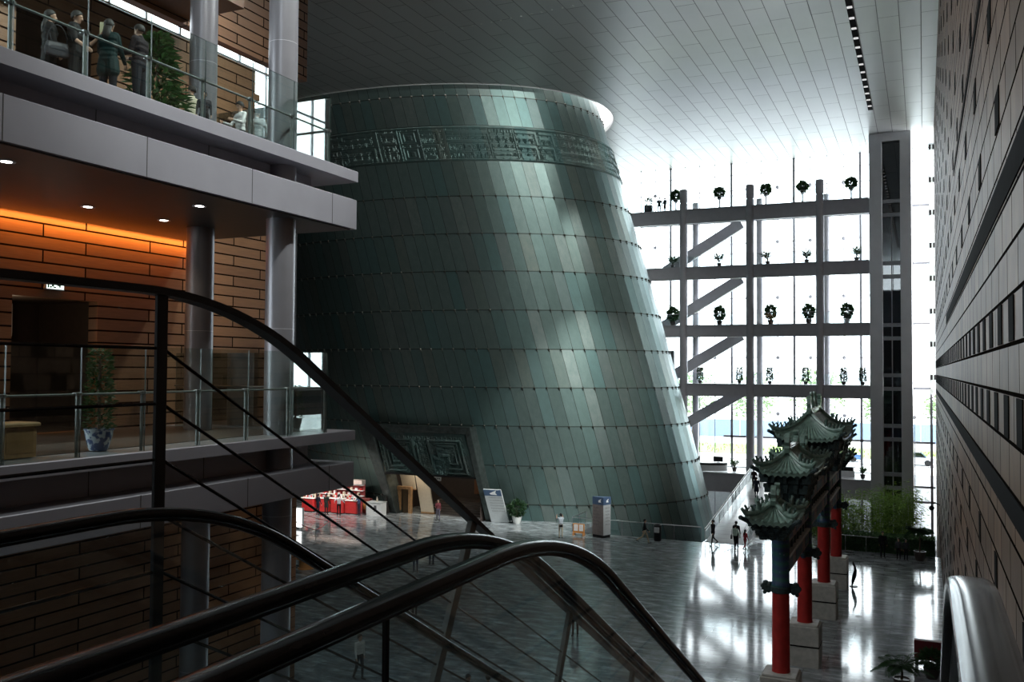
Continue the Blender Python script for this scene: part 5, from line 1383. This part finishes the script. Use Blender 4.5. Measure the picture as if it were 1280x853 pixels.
b = MB(); b.cbox(-43.5,-42.3,56.4,56.6,.1,1.6,.02); b.build('frame', M_ltgrey, e); b = MB(); b.box(-43.45,-42.35,56.385,56.4,.15,1.55); b.build('lit_face', M_bright, e)
for x in (-43.3,-42.5): b = MB(); b.cbox(x-.05,x+.05,56.3,56.7,0,.1,.01); b.build('foot', M_ltgrey, e)
shop = [(-47.2,63.9,1.1,'first red shop counter, behind the person in the dark suit'), (-45.9,64.1,1.15,'red shop counter behind the person in the dark green coat'), (-44.4,64.1,1.2,'red shop counter with stacked white boxes, behind the white-shirted person'), (-43.15,64.3,1.1,'bright red rounded shop counter beside the dark red display')]
for k, (x, y, hh_, lb) in enumerate(shop):
    e = thing('shop_counter', (x,y,0), lb, 'shop counter', 'red shop counters')
    b = MB(); b.cbox(x-.6,x+.6,y-.35,y+.35,.08,hh_,.06); b.build('body', M_redsh, e); b = MB(); b.cbox(x-.64,x+.64,y-.39,y+.39,hh_,hh_+.05,.02); b.build('countertop', M_white, e); b = MB(); b.cbox(x-.55,x+.55,y-.3,y+.3,0,.08,.01); b.build('plinth', M_bsteel, e)
    for q in range(5):
        rs = np.random.RandomState(k*9+q); w_ = .06+.05*rs.rand(); xx = x-.5+q*.24; hq = .18+.3*rs.rand()
        g = thing('souvenir_box', (xx,y,hh_+.05), ['small pale', 'small red', 'small grey', 'small white', 'tiny cream'][q]+' souvenir box on the '+['outermost shop counter','shop counter behind the dark green coat','shop counter with stacked white boxes','bright red shop counter'][k], 'box', 'souvenirs on the shop counters')
        b = MB(); b.cbox(xx-w_,xx+w_,y-.1,y+.1,hh_+.05,hh_+.05+hq,.015); b.build('carton', [M_beige, M_redsh, M_ltgrey, M_white, M_beige][q], g); b = MB(); b.box(xx-w_*.7,xx+w_*.7,y-.106,y-.1,hh_+.1,hh_+hq*.7); b.build('print', [M_redsh, M_white, M_text, M_redsh, M_text][q], g)
l = bpy.data.lights.new('added_shop_fill', 'AREA'); l.shape = 'RECTANGLE'; l.size = 6; l.size_y = .5; l.energy = 240; l.color = (1,.95,.88)  # area light added to brighten the shop, without any fitting
lo = bpy.data.objects.new('added_shop_fill', l); lo.location = (-45.2, 62.2, 4.6); lo.rotation_euler = (radians(20), 0, 0); COL.objects.link(lo)
e = thing('shop_shelf', (-45.5,65.5,0), 'red shelf wall of goods with a white lit header behind the shop counters', 'shelf')
b = MB(); b.box(-48.5,-42.9,65.65,65.75,0,2.3); b.build('back_panel', mat('shop_back', (.34,.05,.05), .5), e)
for z in (1.3,1.75,2.2): b = MB(); b.box(-48.5,-42.9,65.3,65.65,z,z+.04); b.build('shelf', M_white, e)
b = MB(); b.rings([[(-48.5,65.2,2.3),(-48.5,65.2,2.65),(-48.5,65.75,2.65),(-48.5,65.75,2.3)],[(-42.9,65.2,2.3),(-42.9,65.2,2.65),(-42.9,65.75,2.65),(-42.9,65.75,2.3)]], True); b.build('header', mat('header_board', (.62,.5,.45), .5), e)
for k in range(22):
    z = (1.343,1.793)[k%2]; x = -48.2+.24*k; rs = np.random.RandomState(k); hq = .14+.2*rs.rand()
    g = thing('shelf_item', (x,65.48,z), ('pale' if k%3 else 'red')+' packet on the '+('lower' if k%2==0 else 'upper')+' shelf of the red shop wall', 'packet', 'packets on the shop shelves'); b = MB(); b.cbox(x-.09,x+.09,65.4,65.58,z,z+hq,.015); b.build('carton', [M_redsh, M_white, M_beige][k%3], g)
e = thing('display_stand', (-42.35,65.0,0), 'dark red display stand with orange prints beside the white counter', 'display stand')
b = MB(); b.cbox(-42.75,-42.0,65.05,65.5,0,1.2,.03); b.build('body', mat('dark_red_stand', (.16,.03,.025), .5), e); b = MB(); b.box(-42.65,-42.4,65.043,65.05,.3,1.0); b.box(-42.3,-42.1,65.043,65.05,.3,1.0); b.build('print', M_orange, e)
bush((-43.6,66.28,FZ), 'tall green plant behind the shop display, beside the portal frame', .27, 2.2, .2, .5, M_potd, M_leaf, None, 420, .18, .08)
def stanchion(x, y, lb):
    e = thing('barrier_post', (x,y,0), lb, 'barrier post', 'barrier posts before the shop')
    b = MB(); b.lathe([(.17,0),(.17,.02),(.03,.05)], (x,y,0), 14); b.build('base', M_bsteel, e, True); b = MB(); b.lathe([(.025,.04),(.025,.95)], (x,y,0), 10); b.build('post', M_chrome, e, True); b = MB(); b.lathe([(.035,.93),(.04,.95),(.04,1.0),(.02,1.02)], (x,y,0), 10); b.build('cap', M_chrome, e, True)
sp = [(-38.05,52.2,'barrier post standing first in the line, closest to the balcony'), (-39.36,55.7,'second barrier post from the balcony, facing the white-shirted person'), (-41.2,54.2,'barrier post beside the glowing light box'), (-43.2,57.5,'barrier post closest to the shop counters')]
for x, y, lb in sp: stanchion(x, y, lb)
for (a, b_), lb in zip(((0,1),(1,3),(0,2)), ('red belt between the first two barrier posts', 'red belt running from the second barrier post to the shop', 'red belt from the first barrier post towards the light box')):
    p, q = Vector((sp[a][0],sp[a][1],.95)), Vector((sp[b_][0],sp[b_][1],.95)); b = MB(); b.rings([[p.lerp(q,t)+Vector((0,0,-.05*sin(pi*t)-.03)), p.lerp(q,t)+Vector((.006,0,-.05*sin(pi*t)-.03)), p.lerp(q,t)+Vector((.006,0,-.05*sin(pi*t)+.02)), p.lerp(q,t)+Vector((0,0,-.05*sin(pi*t)+.02))] for t in [.03+.94*k/8 for k in range(9)]], True); tag(b.build('barrier_belt', M_redsh), lb, 'belt')
# round golden floor emblem seen past the column
e = thing('orange_drum_table', (-33.4,45.5,0), 'round orange timber table partly hidden by the outer round column', 'table')
b = MB(); b.lathe([(.5,0),(.5,.06),(.42,.08),(.42,.6),(.001,.6)], (-33.9,45.6,0), 24); b.build('base', M_orange, e, True); b = MB(); b.lathe([(.62,.6),(.65,.62),(.65,.68),(.62,.7),(.001,.7)], (-33.9,45.6,0), 24); b.build('tabletop', M_orange, e, True)

# ------------------------------------------------------------------ outside the glass
def tree(x, y, h, r, lb, seed):
    e = thing('street_tree', (x,y,2.1), lb, 'tree', 'trees outside the glass')
    b = MB(); b.tube([(x,y,2.1),(x+.2,y,2.1+h*.4),(x,y,2.1+h*.75)], [.22,.16,.06], 8); b.build('trunk', M_trunk, e, True)
    b = MB(); leafball(b, (x,y,2.1+h*.68), (r,r,h*.36), 800, .6, .34, 0, .3); b.build('crown', mat('pale_tree_leaf', (.30,.40,.22), .6, 0, .2), e)
for k, (x, y, h, r) in enumerate(((-22,131,9,3.2),(-13,132,10,3.6),(-4.5,131,8.5,3.),(3,131,8,3.),(11,133,10,3.5),(-31,134,10,3.6))):
    tree(x, y, h, r, ['street tree outside, seen past the drum', 'street tree outside, behind the ramp head', 'street tree outside, behind the archway roofs', 'street tree outside, between the lift tower and the stone wall', 'street tree outside, beyond the stone wall', 'street tree outside, hidden behind the drum edge'][k], k)
e = thing('blue_hoarding', (-15,140,2.1), 'pale blue fence along the street outside the glass', 'fence')
for k in range(14):
    x = -50+6.2*k; b = MB(); b.cbox(x,x+6.1,140,140.3,2.1,4.7,.05); b.build('panel', mat('pale_blue_board', (.25,.36,.55), .6), e)
def car(x, y, col, lb):
    e = thing('car', (x,y,2.1), lb, 'car'); z = 2.1
    def sect(pr, w): return [[(x+a, y-w/2, z+c) for a, c in pr], [(x+a, y+w/2, z+c) for a, c in pr]]
    b = MB(); b.rings(sect([(-2.1,.3),(2.1,.3),(2.15,.6),(2.0,.85),(-2.0,.9),(-2.15,.6)], 1.75), True); b.build('body', col, e)
    b = MB(); b.rings(sect([(-1.5,.86),(1.2,.86),(.6,1.4),(-1.1,1.42)], 1.5), True); b.build('cabin', M_lift, e)
    for a in (-1.3,1.3):
        for s_ in (-.8,.8): 
            b = MB(); b.tube([(x+a,y+s_-.1,z+.32),(x+a,y+s_+.1,z+.32)], .32, 16); b.build('wheel', M_black, e)
car(-8.4, 108, mat('blue_car_paint', (.08,.18,.4), .3, .2), 'blue parked car outside, seen beside the archway roofs')
car(-1.0, 107, mat('silver_car_paint', (.5,.5,.52), .3, .4), 'silver parked car outside, between the lift tower and the stone wall')
# ------------------------------------------------------------------ camera, daylight, colour
cam = bpy.data.cameras.new('camera'); cam.sensor_width = 36; cam.lens = 1148/1280*36; cam.clip_end = 500; cam.clip_start = .05
co = bpy.data.objects.new('camera', cam); COL.objects.link(co); scene.camera = co
R = Matrix.Rotation(radians(24.15), 4, 'Z') @ Matrix.Rotation(pi/2+radians(1.78), 4, 'X') @ Matrix.Rotation(radians(.34), 4, 'Z')
co.matrix_world = Matrix.Translation((0,0,12)) @ R
w = bpy.data.worlds.new('World'); scene.world = w; w.use_nodes = True; t = w.node_tree; t.nodes.clear()
bg = t.nodes.new('ShaderNodeBackground'); ot = t.nodes.new('ShaderNodeOutputWorld')
tc = t.nodes.new('ShaderNodeTexCoord'); sp = t.nodes.new('ShaderNodeSeparateXYZ'); t.links.new(tc.outputs['Generated'], sp.inputs[0])
cr = t.nodes.new('ShaderNodeValToRGB'); cr.color_ramp.elements[0].position = .45; cr.color_ramp.elements[0].color = (.80,.86,.92,1); cr.color_ramp.elements[1].position = .75; cr.color_ramp.elements[1].color = (1.,1.,1.,1)
t.links.new(math_(t,'MULTIPLY_ADD', sp.outputs[2], .5, .5), cr.inputs[0]); t.links.new(cr.outputs[0], bg.inputs[0])
bg.inputs[1].default_value = 5.5; t.links.new(bg.outputs[0], ot.inputs[0])
def portal(loc, rot, sx, sy):
    l = bpy.data.lights.new('daylight_portal', 'AREA'); l.shape = 'RECTANGLE'; l.size = sx; l.size_y = sy; l.cycles.is_portal = True
    o = bpy.data.objects.new('daylight_portal', l); o.location = loc; o.rotation_euler = rot; COL.objects.link(o)
portal((-11.5, YG+.3, 14.5), (radians(-90),0,0), 26, 37)
portal((DP[2], DP[3]-1, ZC+2.3), (0,0,0), 44, 32)
portal((-3.5,-14.6,29.7), (radians(90),0,0), 9, 5.5)
portal((-26.6,1.5,19), (0,radians(-90),0), 16.5, 13.5)
portal((-26.6,23.4,24.8), (0,radians(-90),0), 9.6, 20.6)
scene.view_settings.view_transform = 'Standard'; scene.view_settings.look = 'None'; scene.view_settings.gamma = 1; scene.view_settings.exposure = .62
scene.view_settings.use_curve_mapping = False
cy = scene.cycles; cy.max_bounces = 8; cy.diffuse_bounces = 4; cy.glossy_bounces = 4; cy.transmission_bounces = 6; cy.transparent_max_bounces = 24
cy.use_denoising = True; cy.sample_clamp_indirect = 8; cy.caustics_reflective = False; cy.caustics_refractive = False
